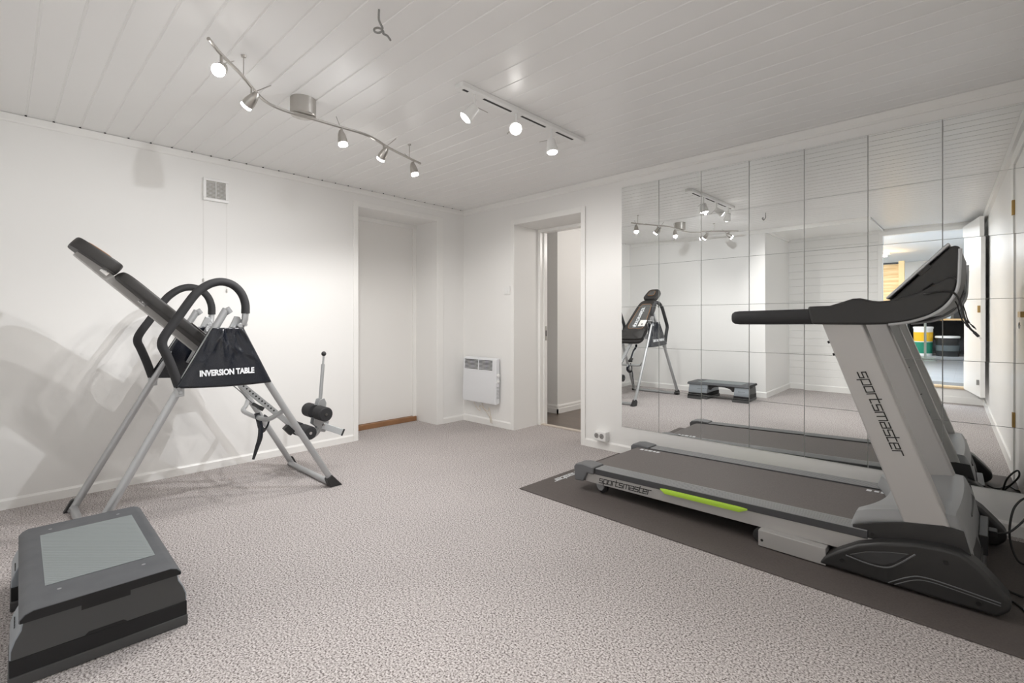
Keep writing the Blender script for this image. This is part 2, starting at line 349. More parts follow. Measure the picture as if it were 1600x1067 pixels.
# ------------------------------------------------------------------ hall beyond the doorway
b = MB(); b.box((-1.2, .42, -.06), (3.2, 3.2, 0)); struct('floor_hall', b, M_hallfloor, smooth=0)
b = MB(); b.box((-1.2, .46, H), (3.2, 3.2, H+.05)); struct('ceiling_hall', b, M_wall2, smooth=0)
b = MB(); b.box((-1.2, .989, 0), (.537, 3.2, H)); struct('wall_hall', b, M_wall2, smooth=0)
b = MB(); b.box((-1.3, .4, 0), (-1.2, 3.2, H)); b.box((3.2, .4, 0), (3.3, 3.2, H)); b.box((.5, 3.1, 0), (3.2, 3.2, H)); struct('wall_hall_far', b, M_wall2, smooth=0)
b = MB()
pr_ = [(0, 0), (.016, 0), (.016, .055), (.012, .062), (.012, .085), (.005, .10), (0, .10)]
b.prism([(.989-a, z) for a, z in pr_], 'x', -1.2, .553); b.prism([(.537+a, z) for a, z in pr_], 'y', .973, 3.1); struct('baseboard_hall', b, M_trim, smooth=0)
b = MB()
pc = [(0, H-.085), (.012, H-.085), (.018, H-.06), (.05, H-.02), (.05, H), (0, H)]
b.prism([(.989-a, z) for a, z in pc], 'x', -1.2, .587); b.prism([(.537+a, z) for a, z in pc], 'y', .939, 3.1); struct('groove_end_shade2', b, M_trim, smooth=0)

# ------------------------------------------------------------------ storage room seen through the mirror
SZ = .2; SY0, SY1 = YB-.1, -11.6
b = MB(); b.box((1.2, SY1, SZ-.05), (5.2, YB-.02, SZ)); struct('floor_storage', b, M_storefloor, smooth=0)
b = MB(); b.box((1.2, SY1, 2.42), (5.2, SY0, 2.47)); struct('ceiling_storage', b, mat('storage_ceiling', (.80, .83, .86), .5), smooth=0)
b = MB(); b.box((1.1, SY1, 0), (1.2, SY0, 2.5)); b.box((5.2, SY1, 0), (5.3, SY0, 2.5)); b.box((1.1, SY1-.1, 0), (5.3, SY1, 2.5)); b.box((1.1, SY0-.03, 0), (FX, SY0, 2.5)); b.box((4.5, SY0-.03, 0), (5.3, SY0, 2.5)); b.box((FX,SY0-.03,H-.06),(4.5,SY0,2.5)); struct('wall_storage', b, M_wall2, smooth=0)
b = MB(); b.box((OX0-.4, YB-.55, SZ), (OX1+.4, YB-.13, SZ+.008)); o = obj('door_mat', b, mat('grey_mat_fabric', (.20, .20, .20), .9, bump=(200, .5, .002))); tag(o, 'grey floor mat just inside the storage doorway seen in the mirrors', 'mat')

# ------------------------------------------------------------------ mirror wall
t = MB(); x0m, zb_, tw = 1.981, .223, .3277
rnd = random.Random(4)
for c in range(7):
    xa = x0m + c*.3299; xb = min(xa + .3277, 4.325)
    ctilt = [-.25, -.10, .25, -.28, 0, .0, .0][c]
    for r in range(6):
        za = zb_ + r*.3277; zc = za + tw/2; xc = (xa+xb)/2
        tx = R(.27 + rnd.uniform(-.05, .05) + (.07 if r > 3 else 0) - (.05 if r < 2 else 0)); ty = R(ctilt + rnd.uniform(-.05, .05))
        def pt(x, z, d): return (x, -d - (z-zc)*math.tan(tx) - (x-xc)*math.tan(ty), z)
        e = .0006; xs, xe, zs, ze = xa+e, xb-e, za+e, za+tw-e; k = .0006
        vs = [(xs, -.0005, zs), (xe, -.0005, zs), (xe, -.0005, ze), (xs, -.0005, ze)] + [pt(x, z, .005) for x, z in ((xs, zs), (xe, zs), (xe, ze), (xs, ze))] + [pt(x, z, .006) for x, z in ((xs+k, zs+k), (xe-k, zs+k), (xe-k, ze-k), (xs+k, ze-k))]
        t.cur = 1; t.add(vs, [(0, 1, 5, 4), (1, 2, 6, 5), (2, 3, 7, 6), (3, 0, 4, 7), (4, 5, 9, 8), (5, 6, 10, 9), (6, 7, 11, 10), (7, 4, 8, 11)])
        t.cur = 0; t.add(vs[8:], [(0, 1, 2, 3)])
o = obj('wall_mirror', t, [M_mirror, M_mirroredge], smooth=0, fix=False)
tag(o, 'wall of square frameless mirror tiles beside the treadmill', 'mirror')

# ------------------------------------------------------------------ small wall fittings
L = (0, -2.425, 2.055)
t = thing('wall_vent', 'square white louvred vent high on the white wall above the inversion table', 'vent', L)
b = MB(); y0, y1, z0, z1 = -2.509, -2.343, 1.972, 2.138
for a, c in (((0, y0, z0), (.022, y1, z0+.02)), ((0, y0, z1-.02), (.022, y1, z1)), ((0, y0, z0+.02), (.022, y0+.02, z1-.02)), ((0, y1-.02, z0+.02), (.022, y1, z1-.02))): b.box(a, c)
obj('frame', b, M_white, t, L, bevel=.003)
b = MB(); b.box((0, y0+.015, z0+.015), (.004, y1-.015, z1-.015)); obj('backing', b, M_grille, t, L)
b = MB()
for k in range(13): zc = z0+.026+k*.0094; b.obox((.010, (y0+y1)/2, zc), (0, 1, 0), (1, 0, -.6), (.6, 0, 1), .063, .006, .0011)
b.box((.006, -2.428, z0+.02), (.018, -2.424, z1-.02)); obj('grille', b, M_white, t, L)
for yy, zl, lb in ((-2.505, 1.377, 'thin white pull cord hanging from the vent, shorter one on its left side'), (-2.352, 1.305, 'thin white pull cord hanging from the vent, longer one on its right side')):
    t = thing('pull_cord', lb, 'cord', (.012, yy, 1.97), 0, 'vent pull cords')
    b = MB(); b.cyl((.010, yy, 1.975), (.008, yy, zl+.02), .0007, 6); obj('string', b, mat('cord_white', (.70, .69, .67), .6), t, (.012, yy, 1.97))
    b = MB(); b.lathe((.008, yy, zl+.025), (0, 0, -1), [(0, .001), (.004, .004), (.022, .005), (.026, .002)], 10); obj('toggle', b, mat('cord_toggle', (.45, .44, .42), .5), t, (.012, yy, 1.97))
L = (.672, 0, 1.40)
t = thing('light_switch', 'square white rocker light switch left of the hall doorway', 'switch', L)
b = MB(); b.box((.625, -.010, 1.355), (.712, 0, 1.443)); obj('plate', b, M_white, t, L, bevel=.004)
b = MB(); b.prism([(-.010, 1.372), (-.018, 1.372), (-.013, 1.427), (-.010, 1.427)], 'x', .643, .694); obj('rocker', b, M_white, t, L, bevel=.002)
L = (1.80, 0, .118)
t = thing('wall_socket', 'white double wall socket on the baseboard right of the hall doorway', 'socket', L)
b = MB(); b.box((1.742, -.06, .080), (1.860, 0, .158)); obj('housing', b, M_white, t, L, bevel=.006, seg=3)
for xx in (1.772, 1.822):
    b = MB(); b.lathe((xx, -.0605, .122), (0, 1, 0), [(0, .022), (.0005, .0195), (.0006, .018)], 20); obj('outlet', b, mat('socket_recess', (.30, .29, .28), .5), t, L)
    p = t.children[-1]
    b = MB()
    for d in (-.008, .008): b.cyl((xx+d*.7, -.0625, .122+d*.7), (xx+d*.7, -.060, .122+d*.7), .003, 8)
    o = obj('pin_hole', b, M_ink, p, L)
L = (DX0+.03, .43, .95)
b = MB(); b.box((DX0+.045, .425, .885), (DX0+.048, .447, 1.035)); b2 = b
t = thing('strike_plate', 'small steel strike plate in the white doorway frame to the hall', 'strike plate', L)
obj('plate', b, M_steel, t, L, bevel=.001)
b = MB(); b.box((DX0+.0475, .429, .93), (DX0+.0487, .443, .99)); obj('keep_hole', b, M_ink, t, L)

# panel heater
L = (.34, 0, .24)
t = thing('panel_heater', 'white wall-mounted panel heater in the corner beside the niche door', 'heater', L)
b = MB(); b.prism([(-.022, .245), (-.082, .235), (-.088, .28), (-.074, .70), (-.022, .712)], 'x', .078, .585); obj('body', b, M_heater, t, L, bevel=.012, seg=3)
b = MB()
for k in range(8):
    zc = .585+k*.0132
    for xa, xb in ((.112, .315), (.335, .530)): b.box((xa, -.0795, zc), (xb, -.070, zc+.0062))
obj('grille', b, M_slot, t, L)
for z in (.535, .475):
    b = MB(); b.lathe((.585, -.05, z), (1, 0, 0), [(0, .018), (.012, .017), (.014, .014)], 16); obj('knob', b, M_white, t, L)
b = MB()
for k in range(9): b.box((.583, -.068, .30+k*.014), (.587, -.035, .306+k*.014))
obj('side_vent', b, mat('heater_vent_grey', (.45, .45, .46), .6), t, L)
for xx in (.16, .46):
    b = MB(); b.box((xx, -.03, .24), (xx+.04, 0, .68)); obj('bracket', b, M_lgrey, t, L)
rnd = random.Random(11)
for k in range(2):
    x = .20+.13*k; pts = [(x, -.04, .245), (x+.05, -.05, .19+rnd.uniform(-.02, .02)), (x+.10*rnd.choice((-1, 1)), -.035, .15+rnd.uniform(-.03, .02)), (x+.12, -.045, .17+rnd.uniform(-.04, .04)), (.43+.05*k, -.03-.02*k, .11), (.45+.04*k, -.02-.02*k, .03)]
    b = MB(); b.tube(pts, .0032, 7, sub=6)
    o = obj('heater_cable', b, M_beige); tag(o, ['tangled beige cable under the white panel heater, nearer the room corner', 'tangled beige cable under the white panel heater, nearer the hall doorway'][k], 'cable', 'heater cables')

# ceiling conduit end curled like a spring
L = (2.40, -2.515, H)
b = MB()
def px(dx, dz, d=0):
    f = Vector((-.6858, .7278, 0)); r = Vector((.7278, .6858, 0)); s = 2.0/757.7*1.0
    return Vector((2.397, -2.518, H)) + r*dx*.00245 + Vector((0, 0, -dz*.0023)) + f*d
pts = [px(0, 0), px(-.3, 8), px(-.2, 16), px(1.5, 22), px(4.5, 28, .01)]
for a in range(0, 400, 30): pts.append(px(-3.5+7*math.cos(R(a-10)), 29+5.6*math.sin(R(a)), .012+.00006*a))
pts += [px(9, 34, .04), px(14, 41, .045)]
b.tube(pts, .0042, 8, sub=4); o = obj('hanging_cable', b, M_conduit, None, L)
tag(o, 'grey cable end curled in a loop hanging from the ceiling boards', 'cable')

# ------------------------------------------------------------------ lights
def spot(loc, aim, power, size=150, blend=1.0, col=(1, .975, .945), rad=.008, parent=None, off=(0, 0, 0)):
    l = bpy.data.lights.new('lamp_beam', 'SPOT'); l.energy = power; l.spot_size = R(size); l.spot_blend = blend; l.shadow_soft_size = rad; l.color = col
    o = bpy.data.objects.new('lamp_beam', l); COL.objects.link(o); d = (Vector(aim)-Vector(loc)).normalized()
    o.rotation_euler = d.to_track_quat('-Z', 'Y').to_euler(); o.location = Vector(loc) - Vector(off)
    if parent: o.parent = parent
    return o
CR = [(1.89, -2.965), (1.80, -2.895), (1.69, -2.79), (1.545, -2.672), (1.465, -2.585), (1.435, -2.47), (1.443, -2.33), (1.448, -2.19), (1.452, -2.05), (1.42, -1.94), (1.365, -1.83), (1.31, -1.68), (1.25, -1.49)]
RZ = 2.2
L = (1.425, -2.39, H)
t = thing('track_light', 'brushed steel S-curved spotlight rail with five lit spots and round canopy', 'ceiling light', L)
b = MB(); b.tube([(x, y, RZ) for x, y in CR], .0075, 10, sub=5); obj('rail', b, M_steel, t, L)
b = MB(); b.lathe((1.42, -2.39, H), (0, 0, -1), [(0, .066), (.086, .066), (.09, .062), (.09, .001)], 40); obj('canopy', b, M_steel, t, L)
for x, y in ((1.66, -2.765), (1.275, -1.60)):
    b = MB(); b.cyl((x, y, H), (x, y, RZ), .0025, 8); b.lathe((x, y, H), (0, 0, -1), [(0, .012), (.008, .010), (.01, .002)], 14); obj('ceiling_stem', b, M_steel, t, L)
def head(t, L, hang, aim, body, bulbm, power, shape, stem=.045, col=(1, .975, .945), tail=(.3, .4, .5), size=150, blend=1.0):
    hang = Vector(hang); piv = hang - Vector((0, 0, stem)); d = (Vector(aim)-piv).normalized()
    b = MB(); b.cyl(hang, piv, .006, 10)
    if shape == 'bullet': prof = [(-.045, .004), (-.038, .012), (-.015, .021), (.015, .026), (.035, .027), (.036, .024)]; bl = .036
    else: prof = [(-.012, .016), (-.008, .024), (.06, .034), (.072, .036), (.073, .032)]; bl = .0735
    b.lathe(piv + Vector((0, 0, -.012)), d, prof, 24)
    h = obj('spotlight', b, body, t, L)
    base = piv + Vector((0, 0, -.012)) + d*bl
    b = MB(); b.lathe(base, d, [(-.004, .022), (.006, .0255), (.012, .025), (.014, .019), (.0145, .001)] if shape == 'bullet' else [(-.004, .028), (.0, .029), (.004, .028), (.0045, .001)], 24)
    bo = obj('bulb', b, bulbm, h, L)
    b = MB(); e = piv - d*.04 if shape == 'bullet' else piv; b.cyl(e, e + Vector(tail).normalized()*.075, .0022, 6); obj('tilt_pin', b, M_steel, h, L)
    spot(base + d*.02, base + d, power, size, blend, col=col, parent=t, off=L)
PW = 26
head(t, L, (1.80, -2.895, RZ), (3.1, -3.75, 1.0), M_steel, M_bulb, 24, 'bullet', tail=(-.3, .4, .35), size=120)
head(t, L, (1.585, -2.705, RZ), (.2, -3.35, 1.0), M_steel, M_bulb, 11, 'bullet', tail=(.75, .5, .25), size=120)
head(t, L, (1.45, -2.18, RZ), (1.62, -2.05, .9), M_steel, M_bulb, 24, 'bullet', tail=(-.25, -.2, .8), size=172, blend=.35)
head(t, L, (1.39, -1.87, RZ), (.45, -2.0, 1.2), M_steel, M_bulb, 13, 'bullet', tail=(.6, .4, .5), size=120)
head(t, L, (1.275, -1.565, RZ), (1.45, -1.35, .9), M_steel, M_bulb, 25, 'bullet', tail=(-.5, -.4, .6), size=172, blend=.35)
L = (2.18, -1.40, H)
t = thing('track_light', 'straight white ceiling spotlight track with three white lit heads', 'ceiling light', L)
b = MB(); b.box((2.147, -1.93, H-.024), (2.213, -.86, H)); b.cur = 0; obj('rail', b, M_white, t, L, bevel=.003)
for ya, yb in ((-1.90, -1.865), (-1.755, -1.54), (-1.455, -1.235), (-1.13, -.955)):
    b = MB(); b.box((2.172, ya, H-.0255), (2.186, yb, H-.02)); obj('contact_slot', b, M_slot, t, L)
head(t, L, (2.18, -1.82, H-.024), (1.25, -3.1, .45), M_white, M_bulbb, 50, 'cone', stem=.06, col=(.95, .97, 1), tail=(.5, .6, -.35))
head(t, L, (2.18, -1.50, H-.024), (3.45, -3.0, .95), M_white, M_bulb, 100, 'cone', stem=.06, tail=(-.6, -.1, -.4), size=88)
head(t, L, (2.18, -1.18, H-.024), (2.40, -1.25, .9), M_white, M_bulb, 19, 'cone', stem=.06, tail=(-.7, -.5, -.15), size=172, blend=.35)
# unseen ceiling lamp added to light the hall
t = thing('hall_fill_lamp', 'added round hall fill lamp out of view beyond the open doorway', 'ceiling light', (1.9, 1.7, H))
b = MB(); b.lathe((1.9, 1.7, H), (0, 0, -1), [(0, .15), (.03, .15), (.055, .11), (.06, .002)], 32); obj('shade', b, mat('fill_lamp_glow', (1, 1, 1), .5, emit=(1, .95, .9), estr=3), t, (1.9, 1.7, H))
l = bpy.data.lights.new('hall_fill_light', 'POINT'); l.energy = 20; l.shadow_soft_size = .12; l.color = (1, .95, .91); o = bpy.data.objects.new('hall_fill_light', l); COL.objects.link(o); o.location = (1.9, 1.7, 2.05)
# tubes added out of view in place of the storage room's daylight
for yy, lb in ((-6.3, 'added unseen fill tube on the storage ceiling close to the doorway'), (-9.0, 'added unseen fill tube deeper in the storage room')):
    t = thing('fill_tube', lb, 'ceiling light', (2.2, yy, 2.42), 0, 'added storage fill tubes')
    b = MB(); b.box((1.5, yy-.06, 2.38), (2.9, yy+.06, 2.42)); obj('housing', b, M_white, t, (2.2, yy, 2.42), bevel=.004)
    b = MB(); b.cyl((1.55, yy, 2.362), (2.85, yy, 2.362), .016, 14); obj('tube', b, M_tube, t, (2.2, yy, 2.42))
    l = bpy.data.lights.new('fill_tube_glow', 'AREA'); l.shape = 'RECTANGLE'; l.size = 1.3; l.size_y = .08; l.energy = 100; l.color = (.88, .94, 1)
    o = bpy.data.objects.new('fill_tube_glow', l); COL.objects.link(o); o.location = (2.2, yy, 2.34)

# ------------------------------------------------------------------ step platform
L = (1.62, -3.28, 0)
t = thing('step_platform', 'grey aerobic step platform with pale textured pad on the carpet', 'step platform', L, R(-1.2))
Z0 = (0, 0, 0)
def lz(mb): return mb
b = MB(); prof = []
hw = .203
prof = [(-hw, .193), (-hw, .203), (-hw+.012, .217), (-hw+.030, .224), (hw-.030, .224), (hw-.012, .217), (hw, .203), (hw, .193)]
b.prism(prof, 'x', -.41, .405); dk = obj('deck', b, M_stepgrey, t, bevel=.003, seg=2)
for xa, xb in ((.4045, .4062), (-.4112, -.4095)):
    b = MB(); b.prism([(y*.985, .194 + (z-.193)*.93) for y, z in prof], 'x', xa, xb); obj('deck_edge', b, M_band, dk)
# textured pad: raised diamonds
b = MB()
px0, px1, py0, py1 = -.285, .245, -.142, .152
nx, ny = 60, 34
vs = []
def padz(i, j): return .2265 if (i+j) % 2 else .2248
b.grid(lambda u, v: (px0+(px1-px0)*u, py0+(py1-py0)*v, .2270 if (round(u*nx)+round(v*ny)) % 2 and 0 < u < 1 and 0 < v < 1 else .2250), nx, ny)
b.prism([(px0+.02, py0), (px1-.02, py0), (px1, py0+.02), (px1, py1-.02), (px1-.02, py1), (px0+.02, py1), (px0, py1-.02), (px0, py0+.02)], 'z', .222, .2255)
obj('pad', b, M_pad, t, smooth=0)
for x in (-.34, .30):
    for y in (-.11, .11): b = MB(); b.cyl((x, y, .223), (x, y, .2246), .006, 10); obj('screw', b, M_lgrey, t)
sil = [(.196, .193), (.200, .165), (.213, .140), (.222, .112), (.223, .084)]
for sx in (1, -1):
    xo, xi = sx*.385, sx*.175
    poly = [(-y, z) for y, z in sil[::-1]] + [(y, z) for y, z in sil]
    poly = [(y, z) for y, z in sil] + [(-y, z) for y, z in sil[::-1]]
    b = MB(); b.prism(poly, 'x', xo, xi); ft = obj('foot', b, M_stepfoot, t, bevel=.004)
    # end face panel (darker) with hand slots
    b = MB(); e = sx*.3862
    def face(y0, y1, z0, z1): b.box((sx*.3845, y0, z0), (e, y1, z1))
    pl = [(y-.004 if y > 0 else y+.004, z) for y, z in [(.196, .192), (.200, .165), (.213, .140), (.222, .112), (.223, .085)]]
    b.prism([(y, z) for y, z in pl] + [(-y, z) for y, z in pl[::-1]], 'x', sx*.3845, e); obj('end_panel', b, M_stepside, ft)
    b = MB(); b.box((sx*.3850, -.062, .170), (sx*.3872, .062, .1925)); obj('hand_slot', b, M_band, ft)
    b = MB(); b.prism([(-.055, .0845), (-.044, .094), (.044, .094), (.055, .0845)], 'x', sx*.3850, sx*.3872); obj('hand_slot', b, M_band, ft)
    b = MB(); b.box((sx*.170, -.223, .034), (sx*.3885, .223, .085)); obj('riser', b, M_band, t, bevel=.003)
    b = MB(); b.box((sx*.160, -.226, .0), (sx*.391, .226, .036)); obj('riser_base', b, M_stepside, t, bevel=.004)
    for sy in (1, -1):
        b = MB()
        for k, w in enumerate((.008, .006, .009, .006, .007, .008)): b.box((sx*.245+.014*k-.02, sy*.2060, .139), (sx*.245+.014*k-.02+w, sy*.2130, .1455))
        obj('side_mark', b, M_ink, ft)
b = MB(); ap = [(-.172, .193)] + [(-.172, .13)] + [(.15*math.cos(math.pi-a)*.9, .13+.05*math.sin(a)) for a in [i*math.pi/10 for i in range(11)]] + [(.172, .13), (.172, .193)]
for sy in (-.17, .17): b = MB(); b.prism(ap, 'y', sy-.006, sy+.006); obj('arch_rib', b, M_dgrey, t)

# ------------------------------------------------------------------ inversion table
L = (.66, -2.62, 0)
t = thing('inversion_table', 'tilted black and silver inversion table standing by the left white wall', 'inversion table', L)
NX, FXF = .97, .335
for (xb, xt) in ((1.0, .955), (.335, .36)):
    sgn = 1 if xb > .6 else -1
    b = MB(); b.tube([(xb-.02*sgn, -3.235, .024), (xb, -3.215, .06), ((xb+xt)/2, -2.92, .62), (xt, -2.632, 1.158)], .0200, 16, sub=4); obj('leg', b, M_silver, t, L)
    b = MB(); b.tube([(xb-.02*sgn, -2.02, .022), (xb, -2.03, .055), ((xb+xt)/2, -2.32, .56), (xt, -2.60, 1.06)], .0195, 16, sub=4); obj('leg', b, M_silver, t, L)
    b = MB(); b.cyl((xt, -2.615, 1.135), (xt, -2.634, 1.162), .0215, 16); obj('tube_collar', b, M_lgrey, t, L)
    # pivot plates
    b = MB()
    b.prism([(-2.625, 1.03), (-2.585, 1.12), (-2.56, 1.115), (-2.535, 1.055), (-2.55, 1.02)], 'x', xt-.018*sgn, xt+.004*sgn); b.cyl((xt-.03*sgn, -2.565, 1.065), (xt+.03*sgn, -2.565, 1.065), .014, 14); b.cyl((xt-.03*sgn, -2.535, 1.07), (xt+.024*sgn, -2.535, 1.07), .011, 12)
    obj('pivot_bracket', b, M_silver, t, L, bevel=.003)
    for yb, s2 in ((-3.235, -1), (-2.01, 1)):
        b = MB(); ex = xb+.028*sgn
        
        if sgn > 0: b.prism([(yb+.055*s2, .0), (yb-.030*s2, .0), (yb-.050*s2, .055), (yb-.018*s2, .082)], 'x', xb-.027, xb+.027)
        else: b.prism([(yb+.045*s2, .0), (yb-.020*s2, .0), (yb-.012*s2, .035), (yb-.010*s2, .070), (yb+.012*s2, .066)], 'x', xb-.030, xb+.006)
        obj('foot_cap', b, M_black, t, L, bevel=.006)
for yb in (-3.235, -2.02):
    b = MB(); b.tube([(.99, yb, .022), (.93, yb, .019), (.42, yb, .019), (.35, yb, .022)], .0195, 16); obj('floor_bar', b, M_silver, t, L)
b = MB(); b.tube([(.968, -2.318, .535), (.93, -2.345, .505), (.85, -2.385, .475), (.48, -2.385, .475), (.40, -2.345, .505), (.355, -2.318, .535)], .0145, 12, sub=5); obj('cross_brace', b, M_silver, t, L)
# handles
for hx in (NX+.012, FXF-.005):
    b = MB(); s = 1 if hx > .6 else -1
    b.tube([(hx, -2.868, .742), (hx, -2.895, .835), (hx, -2.925, .92), (hx, -2.941, .965), (hx, -2.930, 1.012), (hx, -2.875, 1.103), (hx, -2.805, 1.218), (hx, -2.765, 1.265), (hx, -2.715, 1.300), (hx, -2.660, 1.313), (hx, -2.605, 1.298), (hx, -2.562, 1.255), (hx, -2.540, 1.195), (hx, -2.538, 1.135)], .0225, 18, sub=4)
    h = obj('handle', b, M_foam, t, L)
    b = MB(); b.tube([(hx, -2.538, 1.14), (hx, -2.541, 1.10), (hx-.01*s, -2.548, 1.07)], [.0185, .0175, .017], 14); obj('handle_bracket', b, M_silver, h, L)
    b = MB(); b.tube([(hx, -2.870, .75), (hx, -2.866, .725), (hx-.012*s, -2.868, .700)], [.0185, .0185, .0185], 14)
    b.obox((hx-.004*s, -2.866, .71), (0, 1, 0), (0, 0, 1), (1, 0, 0), .022, .024, .018); b.cyl((hx-.03*s, -2.862, .708), (hx+.022*s, -2.862, .708), .009, 10)
    obj('handle_bracket', b, M_silver, h, L, bevel=.003)
# fabric side covers
def wr(u, v, s):
    def ridge(x): return (1-abs(math.sin(x)))**2
    w = .016*ridge(5.2*(u+.22*v)+s)*(.3+v) + .012*ridge(8.5*(u-.25*v)-s*1.3)*v + .010*ridge(6*(v+.55*u)+s)*(1-.5*v) + .004*math.sin(31*(u+.35*v)) * v - .008
    return w*max(.12, min(1, (v-.26)*4))
def bagp(u, v, s, side):
    yl, zl = -2.884 + (-2.708+2.884)*v, .738 + (1.052-.738)*v; yr, zr = -2.402 + (-2.548+2.402)*v, .727 + (1.052-.727)*v
    zc = -.008*math.sin(math.pi*u)*(1-v) * 1.0
    e = min(u, 1-u, .5)*2; e2 = min(v, 1-v)*2
    th = .024 + .010*(1-(1-min(1, e*4))**2)
    return yl+(yr-yl)*u, zl+(zr-zl)*u+zc, th*side + (wr(u, v, s) if side > 0 else -.5*wr(u, v, s+2))*min(1, e*5)*min(1, e2*5)
for bx, s, sg in ((.968, .4, 1), (.345, 2.1, -1)):
    b = MB()
    for side in (1, -1):
        def fn(u, v, side=side):
            y, z, d = bagp(u, v, s, side); return (bx + sg*(d+.004+.010-.024*v), y, z)
        b.grid(fn, 44, 36)
    c = obj('side_cover', b, M_nylon, t, L, smooth=60)
    bm = bmesh.new(); bm.from_mesh(c.data); bmesh.ops.remove_doubles(bm, verts=bm.verts, dist=.0005); bmesh.ops.recalc_face_normals(bm, faces=bm.faces); bm.to_mesh(c.data); bm.free()
    sol = c.modifiers.new('cloth', 'SOLIDIFY'); sol.thickness = .0015
    b = MB(); pts = [(bx+sg*(bagp(u, 0, s, 1)[2]*.5+.012), bagp(u, 0, s, 1)[0], bagp(u, 0, s, 1)[1]) for u in [i/14 for i in range(15)]]; b.tube(pts, .006, 8)
    obj('hem', b, M_nylon, c, L)
    vs, fs = text_verts('INVERSION TABLE', .0440, .0020, .97)
    wd = max(v.x for v in vs)-min(v.x for v in vs); k = .278/wd; b = MB(); q = []
    for v in vs:
        yy = -2.640 + v.x*k*sg if sg > 0 else -2.640 + v.x*k*sg; zz = .789 + v.y
        # position on the cover
        vv = (zz-.733)/.32; yl = -2.884+.176*vv; yr = -2.402-.146*vv; uu = (yy-yl)/(yr-yl)
        q.append((bx + sg*(bagp(uu, vv, s, 1)[2] + .0172 - .024*vv), yy, zz))
    b.add(q, fs); tx = obj('lettering', b, M_whiteink, c, L, smooth=0)
# beam, backrest, headrest
def slab(mb, A, B, up, w0, w1, x, th, n=20, m=10, exp=4.0, bulge=.012):
    """padded slab from A to B in the y-z plane centred on x"""
    A, B = Vector((0, *A)), Vector((0, *B)); up = Vector((0, *up)).normalized(); ln = (B-A).length
    def sup(a, e):
        c, s_ = math.cos(a), math.sin(a); return (math.copysign(abs(c)**(2/e), c), math.copysign(abs(s_)**(2/e), s_))
    rings = []
    for i in range(n+1):
        rr = 1 - abs(2*i/n-1)**exp; hgt = th/2*(1 if i <= n else 1)
    nz = 10; N = 40; vs = []
    for k in range(nz+1):
        ph = -math.pi/2 + math.pi*k/nz; sc, zz = abs(math.cos(ph))**.35 if abs(math.cos(ph)) > 1e-6 else 0, math.copysign(abs(math.sin(ph))**.7, math.sin(ph))
        edge = 1 - (1-sc)*.10
        if sc == 0: edge = 0
        for j in range(N):
            cx, cy = sup(2*math.pi*j/N, exp); tpos = .5 + .5*cy*edge; w = w0+(w1-w0)*tpos
            p = A + (B-A)*tpos + up*(zz*th/2 + (bulge*(1-cx*cx)*(1-cy*cy) if zz > 0 else 0)); vs.append((x + cx*edge*w/2, p.y, p.z))
    fs = [(k*N+j, k*N+(j+1) % N, (k+1)*N+(j+1) % N, (k+1)*N+j) for k in range(nz) for j in range(N)] + [tuple(range(N-1, -1, -1)), tuple(nz*N+j for j in range(N))]
    mb.add(vs, fs)
CX = .66
bd = Vector((.715, -.699)); nup = Vector((.699, .715)); yv = Vector((0, .715, -.699)); nn = Vector((0, .699, .715))
def S(q, d=0.0, x=CX): return Vector((x, -3.085, 1.345)) + yv*q + nn*d
def S2(q): p = S(q); return (p.y, p.z)
def lift(b, d):
    for v in range(len(b.v)): b.v[v] = tuple(Vector(b.v[v]) + nn*d)
b = MB(); b.obox((CX, -2.895, 1.107), yv, nn, (1, 0, 0), .495, .0215, .024); obj('beam', b, M_silver2, t, L, bevel=.003)
b = MB(); b.obox((CX, -2.355, .579), yv, nn, (1, 0, 0), .365, .017, .018); lb = obj('adjusting_bar', b, M_silver, t, L, bevel=.003)
for k in range(12):
    b = MB(); c = Vector((CX, -2.355, .579)) + yv*(-.16+k*.026)
    b.cyl(c + Vector((-.0188, 0, 0)), c + Vector((.0188, 0, 0)), .0058, 10)
    obj('pin_hole', b, M_ink, lb, L)
b = MB(); slab(b, S2(0), S2(.83), nup, .27, .40, CX, .054, exp=5.5); br = obj('backrest', b, M_vinyl, t, L, smooth=50)
b = MB(); slab(b, S2(.09), S2(.58), nup, .17, .26, CX, .008, exp=6); lift(b, .0245); obj('mesh_panel', b, M_greyfab, br, L, smooth=50)
b = MB(); pts = []
for k in range(41):
    a = 2*math.pi*k/40; cx = math.copysign(abs(math.cos(a))**.33, math.cos(a)); cy = math.copysign(abs(math.sin(a))**.33, math.sin(a)); tp = .5+.5*cy
    pts.append(S(.09+.49*tp, .0275, CX+cx*(.085+.045*tp)))
b.tube(pts, .0035, 6, caps=False); obj('piping', b, M_orange, br, L)
b = MB(); slab(b, S2(.60), S2(.80), nup, .36, .385, CX, .05, exp=5, bulge=.015); lift(b, .028); obj('lumbar_cushion', b, M_vinyl, br, L, smooth=50)
b = MB(); stroke_text(b, 'sportsmaster', S(.56, .0395, CX-.03), -yv, (1, 0, 0), .40, .036, .008, .0012, .1); obj('lettering', b, M_whiteink, br, L, smooth=0)
b = MB(); b.obox(S(.48, .0385, CX+.085), (1, 0, 0), yv, nn, .050, .062, .0008); tg = obj('paper_label', b, M_paper, br, L)
b = MB(); b.obox(S(.50, .0396, CX+.085), (1, 0, 0), yv, nn, .010, .010, .0006); obj('warning_mark', b, M_ink, tg, L)
HA, HB = Vector((0, -3.268, 1.506)), Vector((0, -3.078, 1.360)); hy = (HB-HA).normalized(); hn = Vector((0, -hy.z, hy.y))
b = MB(); slab(b, (HA.y, HA.z), (HB.y, HB.z), (hn.y, hn.z), .17, .225, CX, .060, exp=4); hr = obj('headrest', b, M_vinyl, t, L, smooth=50)
ma, mb_ = HA + hy*.05, HA + hy*.17
